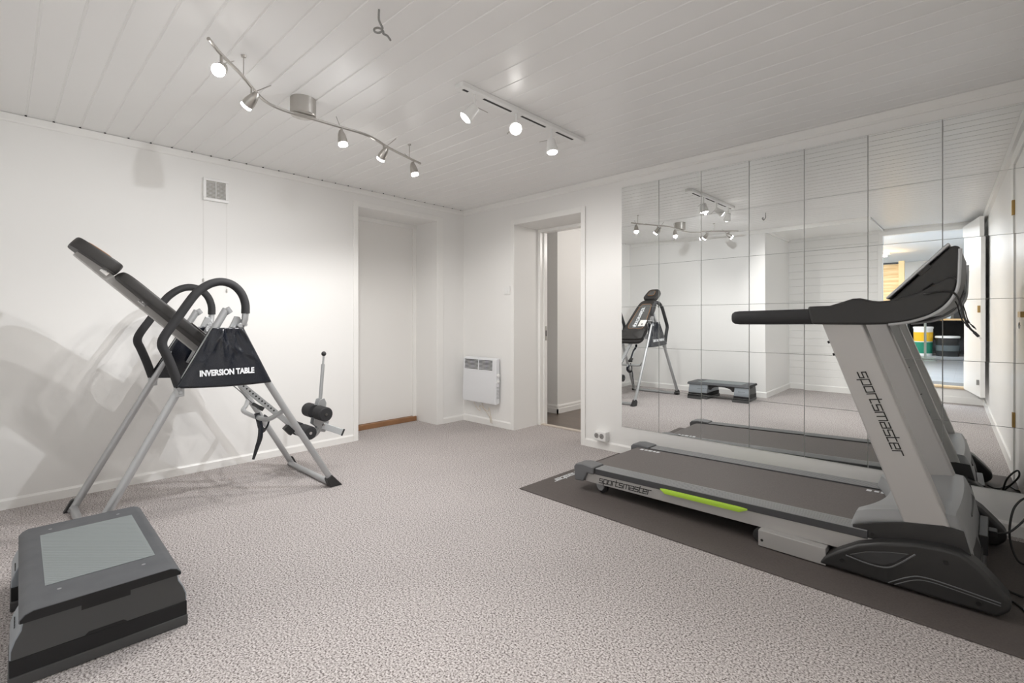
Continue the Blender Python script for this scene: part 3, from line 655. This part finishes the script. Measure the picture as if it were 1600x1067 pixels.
b = MB(); slab(b, (ma.y, ma.z), (mb_.y, mb_.z), (hn.y, hn.z), .075, .105, CX, .008, exp=4)
for v in range(len(b.v)): b.v[v] = tuple(Vector(b.v[v]) + hn*.0345)
obj('mesh_panel', b, M_greyfab, hr, L, smooth=50)
b = MB(); pts = []
for k in range(41):
    a = 2*math.pi*k/40; cx = math.copysign(abs(math.cos(a))**.5, math.cos(a)); cy = math.copysign(abs(math.sin(a))**.5, math.sin(a)); tp = .5+.5*cy
    pts.append(Vector((CX+cx*(.038+.015*tp), 0, 0)) + ma + hy*.12*tp + hn*.037)
b.tube(pts, .003, 6, caps=False); obj('piping', b, M_orange, hr, L)
for yy, zz in ((-3.135, 1.360), (-2.97, 1.198)):
    b = MB(); b.obox((CX+.028, yy, zz), yv, nn, (1, 0, 0), .022, .018, .004); b.cyl((CX+.030, yy, zz), (CX+.037, yy, zz), .007, 10); obj('pad_clip', b, M_chrome, t, L, bevel=.002)
# lower bracket plates round the pivot
b = MB(); b.obox((CX, -2.60, .855), (1, 0, 0), yv, nn, .255, .045, .004); b.obox((CX+.25, -2.62, .93), (1, 0, 0), (0, .5, 1), (0, 1, -.5), .005, .13, .03); b.obox((CX-.25, -2.62, .93), (1, 0, 0), (0, .5, 1), (0, 1, -.5), .005, .13, .03)
b.cyl((.37, -2.575, 1.06), (.45, -2.60, 1.02), .009, 8); b.cyl((.95, -2.575, 1.06), (.88, -2.60, 1.02), .009, 8); obj('bed_frame', b, M_silver, t, L, bevel=.002)
# ankle clamp
b = MB(); b.tube([(CX, -2.13, .36), (CX, -2.09, .305), (CX, -2.03, .270), (CX, -1.98, .278), (CX, -1.945, .32), (CX, -1.930, .40), (CX, -1.935, .50)], .018, 12, sub=5); am = obj('ankle_clamp', b, M_silver, t, L)
b = MB(); b.prism([(-2.00, .36), (-1.985, .44), (-1.955, .53), (-1.92, .535), (-1.905, .50), (-1.915, .42), (-1.885, .36), (-1.915, .29), (-1.95, .30), (-1.97, .335)], 'x', CX-.03, CX-.024); b.prism([(-2.00, .36), (-1.985, .44), (-1.955, .53), (-1.92, .535), (-1.905, .50), (-1.915, .42), (-1.885, .36), (-1.915, .29), (-1.95, .30), (-1.97, .335)], 'x', CX+.024, CX+.03); obj('clamp_plate', b, M_silver, am, L, bevel=.002)
b = MB(); b.cyl((CX-.03, -1.925, .50), (CX-.03, -1.903, .775), .0125, 12); b.cyl((CX-.03, -1.903, .77), (CX-.03, -1.898, .84), .007, 10); rd = obj('lever_rod', b, M_silver, am, L)
b = MB(); b.sphere((CX-.03, -1.897, .851), .0175, 10); obj('knob', b, M_black, rd, L)
for ya, za, r in ((-1.968, .441, .050), (-2.078, .330, .046)):
    b = MB(); b.cyl((CX-.13, ya, za), (CX+.16, ya, za), .010, 10); ax = obj('roller_axle', b, M_chrome, am, L)
    for xa, xb in ((CX-.135, CX-.022), (CX+.035, CX+.155)):
        b = MB(); b.lathe((xa, ya, za), (1, 0, 0), [(0, .012), (.001, r-.006), (.006, r), (xb-xa-.006, r), (xb-xa-.001, r-.006), (xb-xa, .012)], 22); obj('foam_roller', b, M_foam, ax, L)
    b = MB(); b.cyl((CX+.1555, ya, za), (CX+.1565, ya, za), .008, 10); obj('axle_hole', b, M_ink, ax, L)
b = MB(); b.obox((CX+.06, -1.875, .312), (.55, .75, -.36), (0, .43, .9), (.83, -.5, .2), .075, .022, .010); fp = obj('foot_plate', b, M_silver, am, L, bevel=.003)
c = Vector((CX+.06, -1.875, .312)) + Vector((.55, .75, -.36)).normalized()*.078
b = MB(); b.obox(c, (.55, .75, -.36), (0, .43, .9), (.83, -.5, .2), .006, .025, .013); obj('end_cap', b, M_black, fp, L, bevel=.003)
b = MB(); b.lathe((CX+.03, -1.93, .345), (1, 0, 0), [(0, .011), (.008, .011), (.012, .006)], 6); obj('bolt', b, M_chrome, am, L)
# tether strap with buckle, loop and loose tail
def ribbon(mb, pts, w, th=.0012):
    mb.tube(pts, w/2, 8, sub=5, flat=(.16, 1))
b = MB(); b.tube([(.72, -2.585, .742), (.735, -2.54, .70), (.73, -2.485, .645), (.735, -2.435, .585), (.74, -2.400, .545)], .014, 8, sub=5, flat=(.18, 1)); st = obj('strap', b, M_nylon, t, L)
b = MB(); b.tube([(.74, -2.392, .50), (.76, -2.386, .45), (.765, -2.375, .40), (.75, -2.35, .385), (.735, -2.325, .41), (.735, -2.32, .445), (.74, -2.35, .475)], .017, 8, sub=5, flat=(.15, 1)); b.tube([(.765, -2.378, .42), (.775, -2.385, .35), (.772, -2.402, .29), (.77, -2.425, .215)], [.015, .016, .013, .008], 8, sub=5, flat=(.15, 1)); obj('strap_tail', b, M_nylon, st, L)
b = MB(); b.obox((.745, -2.392, .545), (0, .7, -.5), (1, 0, 0), (0, .5, .7), .030, .022, .010); b.obox((.748, -2.372, .53), (0, .7, -.5), (1, 0, 0), (0, .5, .7), .012, .026, .013); obj('buckle', b, M_black, st, L, bevel=.003)
b = MB(); b.obox((CX+.01, -2.165, .345), (0, .655, -.755), (0, .755, .655), (1, 0, 0), .034, .020, .022); obj('bar_end_cap', b, M_black, t, L, bevel=.004)

# ------------------------------------------------------------------ exercise mat
TH = R(-1.4); UO = (2.35, -.955)
ud = Vector((math.cos(TH), math.sin(TH), 0)); vd = Vector((-math.sin(TH), math.cos(TH), 0))
def W(u, v, z=0): return Vector((UO[0], UO[1], 0)) + ud*u + vd*v + Vector((0, 0, z))
L = tuple(W(.7, .35))
t = thing('exercise_mat', 'long dark brown rubber mat on the carpet beneath the treadmill', 'mat', L, TH)
b = MB(); b.box((-1.105, -.615, 0), (1.29, .565, .006)); obj('mat_sheet', b, M_mat, t, bevel=.002)
b = MB(); stroke_text(b, 'sportsmaster', (-1.055, .20, .0058), (0, -1, 0), (1, 0, 0), .54, .032, .008, .0008); obj('lettering', b, M_whiteink, t, smooth=0)

# ------------------------------------------------------------------ treadmill (built in its own frame: u forward, v towards the wall)
t = thing('treadmill', 'grey and black folding treadmill beside the mirror wall', 'treadmill', (UO[0], UO[1], 0), TH)
VW = .79
def rz(u): return .162 + .0335*(u/1.36)      # top of the foot rails
for near in (1, 0):
    def V_(v): return v if near else VW - v
    sgn = 1 if near else -1
    # foot rail with ribs
    b = MB()
    v0, v1 = V_(0), V_(.105); lo, hi = min(v0, v1), max(v0, v1)
    b.add([(u, v, rz(u)+dz) for u in (0, 1.40) for v, dz in ((lo, -.036), (hi, -.036), (hi, 0), (lo, 0))], [(0, 1, 2, 3), (7, 6, 5, 4), (0, 4, 5, 1), (1, 5, 6, 2), (2, 6, 7, 3), (3, 7, 4, 0)])
    rl = obj('foot_rail', b, mat('rail_grey_plastic', (.060, .061, .066), .42), t, bevel=.003)
    b = MB()
    for k in range(5):
        vv = V_(.012 + k*.019); b.add([(u, vv+dv, rz(u)+dz) for u in (.004, 1.398) for dv, dz in ((-.006, -.001), (.006, -.001), (.005, .0025), (-.005, .0025))], [(0, 1, 2, 3), (7, 6, 5, 4), (0, 4, 5, 1), (1, 5, 6, 2), (2, 6, 7, 3), (3, 7, 4, 0)])
    b.add([(u, V_(v), rz(u)+dz) for u in (.004, 1.398) for v, dz in ((.0, -.002), (.104, -.002), (.104, .0008), (.0, .0008))], [(0, 1, 2, 3), (7, 6, 5, 4), (0, 4, 5, 1), (1, 5, 6, 2), (2, 6, 7, 3), (3, 7, 4, 0)])
    obj('grip_strip', b, M_lgrey, rl)
    # rear end cap
    b = MB(); b.prism([(-.158, .150), (-.14, .168), (-.09, .176), (-.003, .170), (-.003, .124), (-.052, .124), (-.082, .066), (-.150, .060)], 'y', V_(-.012), V_(.105)); obj('rear_cap', b, M_mgrey, t, bevel=.008, seg=3)
    # silver side beam
    b = MB(); b.add([(u, v, z) for u, z0, z1 in ((-.072, .068, .126), (-.055, .068, .128), (1.42, .09, .166)) for v, z in ((min(V_(.004), V_(.05)), z0), (max(V_(.004), V_(.05)), z0), (max(V_(.004), V_(.05)), z1), (min(V_(.004), V_(.05)), z1))],
        [(0, 1, 2, 3), (11, 10, 9, 8)] + [(r+i, r+4+i, r+4+(i+1) % 4, r+(i+1) % 4) for r in (0, 4) for i in range(4)]); sb = obj('side_beam', b, M_silver2, t, bevel=.002)
    if near:
        b = MB(); stroke_text(b, 'sportsmaster', (.03, .0035, .0815), Vector((1, 0, .028)), (0, 0, 1), .35, .026, .0045, .0008); obj('lettering', b, M_ink, sb, smooth=0)
    else:
        b = MB(); stroke_text(b, 'sportsmaster', (.40, VW-.0035, .0885), Vector((-1, 0, -.028)), (0, 0, 1), .35, .026, .0045, .0008); obj('lettering', b, M_ink, sb, smooth=0)
    # lime foam strip over the beam
    b = MB()
    ring = [(.006, .004), (-.010, .004), (-.014, -.006), (-.012, -.022), (-.002, -.024)]
    us = [(.445, .25), (.475, 1), (.875, 1), (.912, .25)]
    b.add([(u, V_(.004 + dv*(1 if k == 1 else .5)), .130 + .0225*(u+.055) + dz*k + .004) for u, k in us for dv, dz in ring], [(i*5+j, i*5+(j+1) % 5, (i+1)*5+(j+1) % 5, (i+1)*5+j) for i in range(3) for j in range(5)] + [(4, 3, 2, 1, 0), (15, 16, 17, 18, 19)])
    obj('foam_strip', b, M_lime, t, smooth=60)
    # rear wheel
    b = MB(); b.lathe((.03, V_(.035), .0408), (0, sgn, 0), [(0, .022), (.002, .032), (.008, .034), (.022, .034), (.028, .032), (.03, .022)], 26); wh = obj('rear_wheel', b, M_black, t)
    b = MB(); b.prism([(-.012, .085), (.056, .087), (.052, .045), (.038, .026), (.018, .026), (.002, .045)], 'y', V_(.018), V_(.031)); b.cyl((.022, V_(.016), .040), (.022, V_(.032), .040), .006, 10); obj('wheel_bracket', b, M_lgrey, wh, bevel=.003)
    # base side cover
    prof = [(1.222, .012), (1.245, .052), (1.300, .098), (1.369, .146), (1.446, .178), (1.559, .209), (1.640, .218), (1.69, .217), (1.743, .180), (1.793, .126), (1.828, .083), (1.827, .047), (1.792, .012)]
    b = MB(); b.prism(prof, 'y', V_(-.045), V_(.055)); bc = obj('base_cover', b, M_dgrey, t, bevel=.016, seg=3)
    b = MB(); b.prism([(1.34, .092), (1.40, .125), (1.48, .150), (1.545, .162), (1.50, .112), (1.465, .088), (1.41, .080)], 'y', V_(-.047), V_(-.040)); obj('side_recess', b, mat('darker_grey_plastic', (.042, .042, .044), .5), bc, bevel=.004)
    b = MB()
    b.tube([(1.475, V_(-.0455), .022), (1.545, V_(-.0455), .072), (1.59, V_(-.0455), .085), (1.66, V_(-.0455), .083), (1.80, V_(-.0455), .070)], .0022, 6, sub=4); b.tube([(1.495, V_(-.0455), .022), (1.555, V_(-.0455), .062), (1.60, V_(-.0455), .074), (1.66, V_(-.0455), .072), (1.80, V_(-.0455), .060)], .0018, 6, sub=4)
    b.tube([(1.33, V_(-.0455), .085), (1.41, V_(-.0455), .076), (1.47, V_(-.0455), .082), (1.51, V_(-.0455), .112), (1.56, V_(-.0455), .166)], .003, 6, sub=5)
    obj('moulded_line', b, M_mgrey, bc)
    for u, z in ((1.315, .058), (1.652, .165), (1.742, .046)):
        b = MB(); b.cyl((u, V_(-.048), z), (u, V_(-.03), z), .0085, 12); obj('screw', b, M_ink, bc)
    # base tube with transport wheel
    b = MB(); b.box((.975, V_(-.040), .010), (1.255, V_(.055), .086)); bt = obj('base_tube', b, M_silver2, t, bevel=.003)
    b = MB(); b.lathe((.978, V_(-.012), .046), (0, sgn, 0), [(0, .028), (.003, .037), (.036, .037), (.04, .028)], 26); obj('transport_wheel', b, M_black, bt)
    b = MB(); b.lathe((.992, V_(-.0415), .040), (0, sgn, 0), [(0, .005), (.003, .008), (.006, .008)], 10); obj('axle_bolt', b, M_ink, bt)
    # upright
    b = MB(); b.prism([(1.551, .17), (1.70, .17), (1.377, 1.085), (1.226, 1.085)], 'y', V_(.012), V_(.092)); up = obj('upright', b, M_silver2, t, bevel=.009, seg=3)
    for k, (u, z) in enumerate(((1.262, 1.0), (1.282, .945))):
        b = MB(); b.cyl((u-.018, V_(.052), z-.006), (u+.01, V_(.052), z+.004), .006, 10); obj('screw', b, M_ink, up)
    d = Vector((.1293, 0, -.338)).normalized(); dbv = Vector((.934, 0, .357))
    if near:
        b = MB(); stroke_text(b, 'sportsmaster', Vector((1.362, .0116, .868)), d, dbv, .355, .0285, .0045, .0008); obj('lettering', b, M_ink, up, smooth=0)
    else:
        b = MB(); stroke_text(b, 'sportsmaster', Vector((1.502, VW-.0116, .525)), -d, dbv, .355, .0285, .0045, .0008); obj('lettering', b, M_ink, up, smooth=0)
    # handle cover
    prof = [(1.172, 1.158), (1.26, 1.160), (1.30, 1.173), (1.345, 1.189), (1.372, 1.190), (1.392, 1.184), (1.413, 1.178), (1.44, 1.175), (1.468, 1.177), (1.50, 1.184), (1.531, 1.194), (1.565, 1.207), (1.592, 1.220), (1.62, 1.239), (1.65, 1.262), (1.668, 1.266), (1.680, 1.254), (1.682, 1.235), (1.665, 1.184), (1.641, 1.148), (1.602, 1.117), (1.552, 1.095), (1.51, 1.084), (1.468, 1.078), (1.40, 1.075), (1.309, 1.075), (1.19, 1.076)]
    b = MB(); b.prism(prof, 'y', V_(0), V_(.095)); hc = obj('handle_cover', b, M_dgrey, t, bevel=.012, seg=3)
    b = MB(); b.tube([(1.20, V_(.046), 1.112), (1.0, V_(.046), 1.109), (.86, V_(.046), 1.1075), (.836, V_(.046), 1.1075), (.826, V_(.046), 1.1075)], [.036, .035, .034, .031, .024], 20, flat=(1, .82)); obj('foam_grip', b, M_foam, hc)
    b = MB(); b.tube([(u, V_(.005), z) for u, z in ((1.47, 1.0765), (1.51, 1.082), (1.553, 1.092), (1.604, 1.114), (1.643, 1.145), (1.668, 1.182), (1.6835, 1.225), (1.688, 1.30), (1.690, 1.37))], .006, 8, sub=4); obj('edge_trim', b, M_silver, hc)
# console between the handles
b = MB(); b.prism([(1.463, 1.178), (1.480, 1.190), (1.655, 1.385), (1.672, 1.392), (1.688, 1.384), (1.687, 1.30), (1.678, 1.245), (1.655, 1.165), (1.60, 1.12), (1.52, 1.10), (1.45, 1.11)], 'y', .06, VW-.06); cs = obj('console', b, M_dgrey, t, bevel=.008, seg=3)
dcn = Vector((.192, 0, .207)).normalized(); dnn = Vector((-.733, 0, .680))
b = MB(); b.obox(Vector((1.560, VW/2, 1.290)) + dnn*.004, dcn, (0, 1, 0), dnn, .146, VW/2-.05, .006); cp = obj('console_panel', b, M_silver, cs, bevel=.005)
b = MB(); b.obox(Vector((1.585, VW/2, 1.317)) + dnn*.0095, dcn, (0, 1, 0), dnn, .055, .14, .002); obj('display', b, mat('display_glass', (.02, .025, .03), .12), cp, bevel=.001)
b = MB()
for k in range(6): b.obox(Vector((1.505, VW/2-.2+.08*k, 1.231)) + dnn*.0095, dcn, (0, 1, 0), dnn, .014, .022, .003)
obj('button', b, M_dgrey, cp, bevel=.002)
b = MB(); b.obox(Vector((1.580, .062, 1.300)), dcn, (0, 1, 0), dnn, .026, .004, .010); obj('media_socket', b, M_black, cs, bevel=.003)
# belt with rear roller
b = MB()
prf = [(1.50, rz(1.5)-.006), (0.0, rz(0)-.006), (-.05, rz(-.05)-.006)]
for k in range(7): a = math.pi/2 + math.pi*k/6; prf.append((-.085 + .026*math.cos(a), rz(-.085)-.032 + .026*math.sin(a)))
prf += [(0, rz(0)-.058), (1.5, rz(1.5)-.058)]
bv0, bv1 = .112, VW-.112
for (ua, za), (ub, zb) in zip(prf, prf[1:]): b.add([(ua, bv0, za), (ua, bv1, za), (ub, bv1, zb), (ub, bv0, zb)], [(0, 1, 2, 3)])
bl = obj('running_belt', b, M_belt, t, smooth=50)
b = MB(); b.cyl((-.085, .108, rz(-.085)-.032), (-.085, VW-.108, rz(-.085)-.032), .0245, 20); obj('rear_roller', b, M_black, t)
b = MB(); b.add([(u, v, rz(u)-z) for u in (-.05, 1.45) for v, z in ((.106, .02), (VW-.106, .02), (VW-.106, .045), (.106, .045))], [(0, 1, 2, 3), (7, 6, 5, 4), (0, 4, 5, 1), (1, 5, 6, 2), (2, 6, 7, 3), (3, 7, 4, 0)]); obj('deck_board', b, M_black, t)
b = MB(); stroke_text(b, 'sportsmaster', (.03, VW-.175, rz(.09)-.0061), (-1, 0, -.024), (0, -1, 0), .14, .022, .006, .0006) if False else None
for u0 in (-.045, 1.30):
    for k, (w, du) in enumerate(((.022, 0), (.02, .034), (.028, .062), (.018, .100), (.02, .126))): b.obox((u0+du+w/2, VW-.150, rz(u0+du)-.0052), (1, 0, .024), (0, 1, 0), (-.024, 0, 1), w/2, .012 if k % 2 else .016, .0006)
obj('belt_logo', b, M_whiteink, bl)
# motor hood with the curved notch over the belt
b = MB()
prof = [(0, -.004), (.006, .022), (.020, .060), (.060, .078), (.17, .108), (.30, .130), (.345, .126), (.372, .065), (.40, -.05), (.425, -.17)]
def notch(v):
    s = (v - .415)/.31
    return 1.333 + .075*max(0, 1-abs(s)**2)
def hood(uu, vv):
    v = .015 + (VW-.03)*uu; k = vv*(len(prof)-1); i = min(int(k), len(prof)-2); f = k-i
    du = prof[i][0]*(1-f)+prof[i+1][0]*f; dz = prof[i][1]*(1-f)+prof[i+1][1]*f
    n = notch(v); u = n + du*(1.735-n)/.40 if du <= .40 else 1.735 + (du-.40)
    z = rz(n) + dz + .003
    edge = min(uu, 1-uu)*28; 
    return (u, v, z - .052*max(0, 1-edge)*min(1, k/2))
b.grid(hood, 56, 32)
mh = obj('motor_hood', b, M_lgrey, t, smooth=40)
sol = mh.modifiers.new('shell', 'SOLIDIFY'); sol.thickness = .006; sol.offset = -1
for v in (.012, VW-.012):
    b = MB(); b.prism([(1.345, .10), (1.345, rz(1.345)+.012), (1.42, rz(1.4)+.040), (1.52, rz(1.4)+.070), (1.64, rz(1.4)+.090), (1.70, rz(1.4)+.086), (1.735, .14), (1.76, .02), (1.50, .02)], 'y', v-.006, v+.006); obj('hood_side', b, M_dgrey, mh, bevel=.003)
for v in (.006, VW-.006):
    b = MB(); b.cyl((1.415, v-.004, .185), (1.415, v+.004, .185), .007, 10); obj('screw', b, M_ink, mh)
b = MB(); b.obox((1.705, VW*.62, .262), (1, 0, -1.3), (0, 1, 0), (1.3, 0, 1), .016, .16, .006); b.obox((1.715, VW*.25, .17), (.35, 0, -1), (0, 1, 0), (1, 0, .35), .05, .12, .016); obj('hood_recess', b, M_black, mh, bevel=.004)
b = MB(); b.box((1.735, .40, .075), (1.765, .70, .16)); b.box((1.765, .60, .10), (1.795, .66, .125)); obj('power_inlet', b, M_black, mh, bevel=.003)
b = MB(); b.box((1.40, .06, .02), (1.75, VW-.06, .11)); obj('motor_tray', b, M_black, t, bevel=.004)

# cables on the treadmill
L = tuple(W(1.60, .05, 1.2))
def cable(name, label, cat, pts, r, plug, group=None):
    P = [W(*p) for p in pts]; L = tuple(P[0]); t = thing(name, label, cat, L, 0, group)
    b = MB(); b.tube(P, r, 8, sub=6); obj('wire', b, M_cord, t, L)
    d = (P[-1]-P[-2]).normalized(); e = P[-1]
    b = MB(); s = Vector((0, 1, 0)); s = (s - d*s.dot(d)).normalized(); b.obox(e + d*plug[0], d, s, d.cross(s), plug[0], plug[1], plug[2]); p = obj('plug', b, M_black, t, L, bevel=.002)
    b = MB(); b.obox(e + d*(plug[0]*2 + plug[3]), d, s, d.cross(s), plug[3], plug[1]*.75, plug[2]*.6); obj('connector', b, M_chrome, p, L)
    return t
cable('usb_cable', 'black USB cable looping off the treadmill console, thicker of the two', 'cable', [(1.607, .055, 1.245), (1.575, .045, 1.215), (1.587, -.004, 1.199), (1.620, -.008, 1.205), (1.655, -.006, 1.207), (1.680, -.004, 1.190), (1.694, -.004, 1.145), (1.703, -.004, 1.10), (1.716, -.002, 1.066), (1.728, 0, 1.05)], .0036, (.011, .0075, .005, .006))
cable('audio_cable', 'thin black audio cable dangling behind the treadmill console', 'cable', [(1.672, .10, 1.170), (1.680, .085, 1.150), (1.686, .07, 1.120), (1.694, .06, 1.095), (1.706, .05, 1.078)], .0024, (.007, .0045, .0045, .004))
# power cord
b = MB(); P = [W(1.575, .10, .30), W(1.62, .085, .265), W(1.67, .07, .215), W(1.70, .065, .165), W(1.69, .065, .12)]
b.tube(P, .0035, 8, sub=6); o = obj('drive_cable', b, M_cord, None, tuple(P[0])); tag(o, 'black cable running from the treadmill upright down the motor hood', 'cable')
P = [Vector(p) for p in ((4.160, -.371, .112), (4.205, -.365, .135), (4.262, -.34, .225), (4.255, -.285, .275), (4.215, -.29, .215), (4.20, -.345, .10), (4.225, -.42, .022), (4.275, -.36, .016), (4.285, -.22, .05), (4.287, -.11, .11))]
t = thing('power_cord', 'black power cord looping in the corner in front of the treadmill', 'cord', tuple(P[0]))
b = MB(); b.tube(P, .0045, 8, sub=8); obj('wire', b, M_cord, t, tuple(P[0]))
b = MB(); b.obox(P[-1] + Vector((0, .03, .02)), (0, .8, .6), (1, 0, 0), (0, -.6, .8), .03, .012, .012); obj('plug', b, M_black, t, tuple(P[0]), bevel=.003)
for k, (pts, lb) in enumerate((([(1.80, .25, .014), (1.86, .22, .012), (1.95, .20, .012), (1.96, .05, .012)], 'flat black cable lying on the mat by the treadmill front, straighter one'), ([(1.80, .12, .02), (1.84, .14, .012), (1.90, .02, .012), (1.94, .10, .012), (1.955, -.02, .012)], 'black cable lying on the mat by the treadmill front, wavy one'))):
    P = [W(*p) for p in pts]; b = MB(); b.tube(P, .0045, 8, sub=6); o = obj('floor_cable', b, M_cord, None, tuple(P[0])); tag(o, lb, 'cable', 'cables on the mat')

# ------------------------------------------------------------------ storage contents (reflected)
# pine cupboard side with open door
L = (2.4, -8.6, SZ)
t = thing('pine_cupboard', 'tall pine board cupboard at the left of the storage room in the mirror', 'cupboard', L)
b = MB(); b.box((1.5, -9.1, SZ), (3.12, -8.5, 2.16)); obj('body', b, M_pine, t, L, bevel=.004)
b = MB(); b.box((3.08, -8.5, SZ), (3.17, -8.44, 2.18)); obj('stile', b, mat('pine_light', (.80, .58, .30), .5), t, L, bevel=.004)
b = MB(); b.box((2.5, -8.5, 2.13), (3.1, -8.46, 2.16)); obj('rail', b, M_black, t, L)
L = (2.90, -7.6, SZ)
t = thing('vacuum_cleaner', 'upright stick vacuum with black handle and steel tube before the pine cupboard', 'vacuum cleaner', L)
b = MB(); b.cyl((2.93, -7.6, SZ+.05), (2.90, -7.6, 1.30), .014, 12); obj('tube', b, M_chrome, t, L)
b = MB(); b.tube([(2.90, -7.6, 1.28), (2.88, -7.6, 1.5), (2.84, -7.6, 1.68), (2.78, -7.6, 1.72)], [.02, .03, .03, .02], 12, sub=4); obj('handle', b, M_black, t, L)
b = MB(); b.box((2.80, -7.68, SZ), (3.06, -7.5, SZ+.06)); obj('floor_head', b, M_black, t, L, bevel=.01)
# work shelf along the back wall
L = (3.7, -11.2, SZ)
t = thing('storage_shelf', 'low wooden shelf with dark underside along the storage back wall', 'shelf', L)
b = MB(); b.box((3.0, -11.55, .98), (5.1, -10.9, 1.02)); obj('shelf_top', b, M_pine, t, L, bevel=.004)
b = MB(); b.box((3.0, -11.58, SZ), (5.1, -11.54, .98)); obj('back_panel', b, M_charcoal, t, L)
for x in (3.0, 4.05, 5.06): b = MB(); b.box((x, -11.54, SZ), (x+.04, -10.92, .98)); obj('side_panel', b, M_lgrey, t, L)
for x, m, lb, lab in ((3.33, 0, 'white lidded bucket with yellow band standing under the storage shelf', M_yellow), (3.72, 1, 'black lidded tub with pale lid beside the yellow banded bucket', M_ink)):
    r, h_ = (.17, .62) if m == 0 else (.185, .42)
    L = (x, -10.75, SZ); t = thing('paint_bucket', lb, 'bucket', L)
    b = MB(); b.lathe((x, -10.75, SZ), (0, 0, 1), [(0, r*.9), (.01, r*.92), (h_, r)], 30); obj('body', b, M_white if m == 0 else M_black, t, L)
    b = MB(); b.lathe((x, -10.75, SZ+h_), (0, 0, 1), [(-.02, r+.008), (.015, r+.008), (.022, r-.01), (.022, .002)], 30); obj('lid', b, M_white, t, L)
    if m == 0:
        b = MB(); b.lathe((x, -10.75, SZ+.32), (0, 0, 1), [(0, r*.93), (0, r*.975), (.2, r*1.005), (.2, r*.96)], 30); obj('yellow_band', b, M_yellow, t, L)
        b = MB(); b.lathe((x, -10.75, SZ+.05), (0, 0, 1), [(0, r*.9), (0, r*.935), (.25, r*.978), (.25, r*.93)], 30); obj('green_band', b, M_green, t, L)
    else:
        b = MB(); b.lathe((x, -10.75, SZ+.12), (0, 0, 1), [(0, r*.9), (0, r*.955), (.12, r*.985), (.12, r*.93)], 30); obj('label_band', b, mat('dark_label', (.10, .12, .13), .5), t, L)
b = MB(); b.box((4.15, -11.3, SZ), (4.7, -10.95, .72)); o = obj('fabric_bag', b, M_charcoal, None, (4.4, -11.1, SZ), bevel=.08, seg=4); tag(o, 'dark grey fabric bag slumped under the right half of the storage shelf', 'bag')
for x0, x1, h_, m, lb in ((3.35, 3.75, .30, M_bluewhite, 'pale blue carton on the storage shelf, left of the black box'), (3.80, 3.98, .42, M_black, 'narrow black box standing between the cartons on the storage shelf'), (4.04, 4.60, .50, M_bluewhite, 'large pale blue carton on the storage shelf, right of the black box')):
    b = MB(); b.box((x0, -11.4, 1.02), (x1, -11.05, 1.02+h_)); o = obj('storage_box', b, m, None, ((x0+x1)/2, -11.2, 1.02), bevel=.006); tag(o, lb, 'box')
L = (3.42, -9.6, SZ)
t = thing('desk_lamp', 'pale green swing arm lamp in the storage room seen in the mirror', 'lamp', L)
b = MB(); b.cyl((3.42, -9.6, SZ), (3.42, -9.6, SZ+.03), .16, 24); b.cyl((3.42, -9.6, SZ), (3.42, -9.6, 1.28), .02, 12); obj('stand', b, M_sage, t, L)
b = MB(); b.cyl((3.42, -9.6, 1.27), (3.13, -9.6, 1.86), .022, 12); b.cyl((3.13, -9.6, 1.86), (3.75, -9.6, 1.93), .012, 10); b.cyl((3.13, -9.6, 1.83), (3.75, -9.6, 1.90), .008, 10); obj('arm', b, M_sage, t, L)
b = MB(); b.box((3.5, -9.72, 1.76), (3.98, -9.48, 1.83)); b.cyl((3.75, -9.6, 1.9), (3.75, -9.6, 1.82), .02, 10); obj('lamp_head', b, M_sage, t, L, bevel=.01)

# ------------------------------------------------------------------ camera, world, view
F = 757.7
cam = bpy.data.cameras.new('camera'); co = bpy.data.objects.new('camera', cam); COL.objects.link(co)
cam.sensor_width = 36; cam.lens = F/1600*36; cam.shift_y = -32.5/1600; cam.clip_start = .02; cam.clip_end = 60
co.location = (4.0638, -3.5339, 1.0927); co.rotation_euler = (R(90), 0, R(43.299))
SC.camera = co
w = bpy.data.worlds.new('world'); w.use_nodes = True; w.node_tree.nodes['Background'].inputs['Color'].default_value = (.02, .02, .02, 1); SC.world = w
SC.view_settings.view_transform = 'Standard'; SC.view_settings.look = 'None'; SC.view_settings.gamma = 1; SC.view_settings.exposure = 0.33; SC.view_settings.use_curve_mapping = False
SC.cycles.max_bounces = 12; SC.cycles.diffuse_bounces = 7; SC.cycles.glossy_bounces = 6
SC.cycles.sample_clamp_indirect = 4; SC.cycles.blur_glossy = .5; SC.cycles.use_denoising = True; SC.cycles.denoising_prefilter = 'NONE'
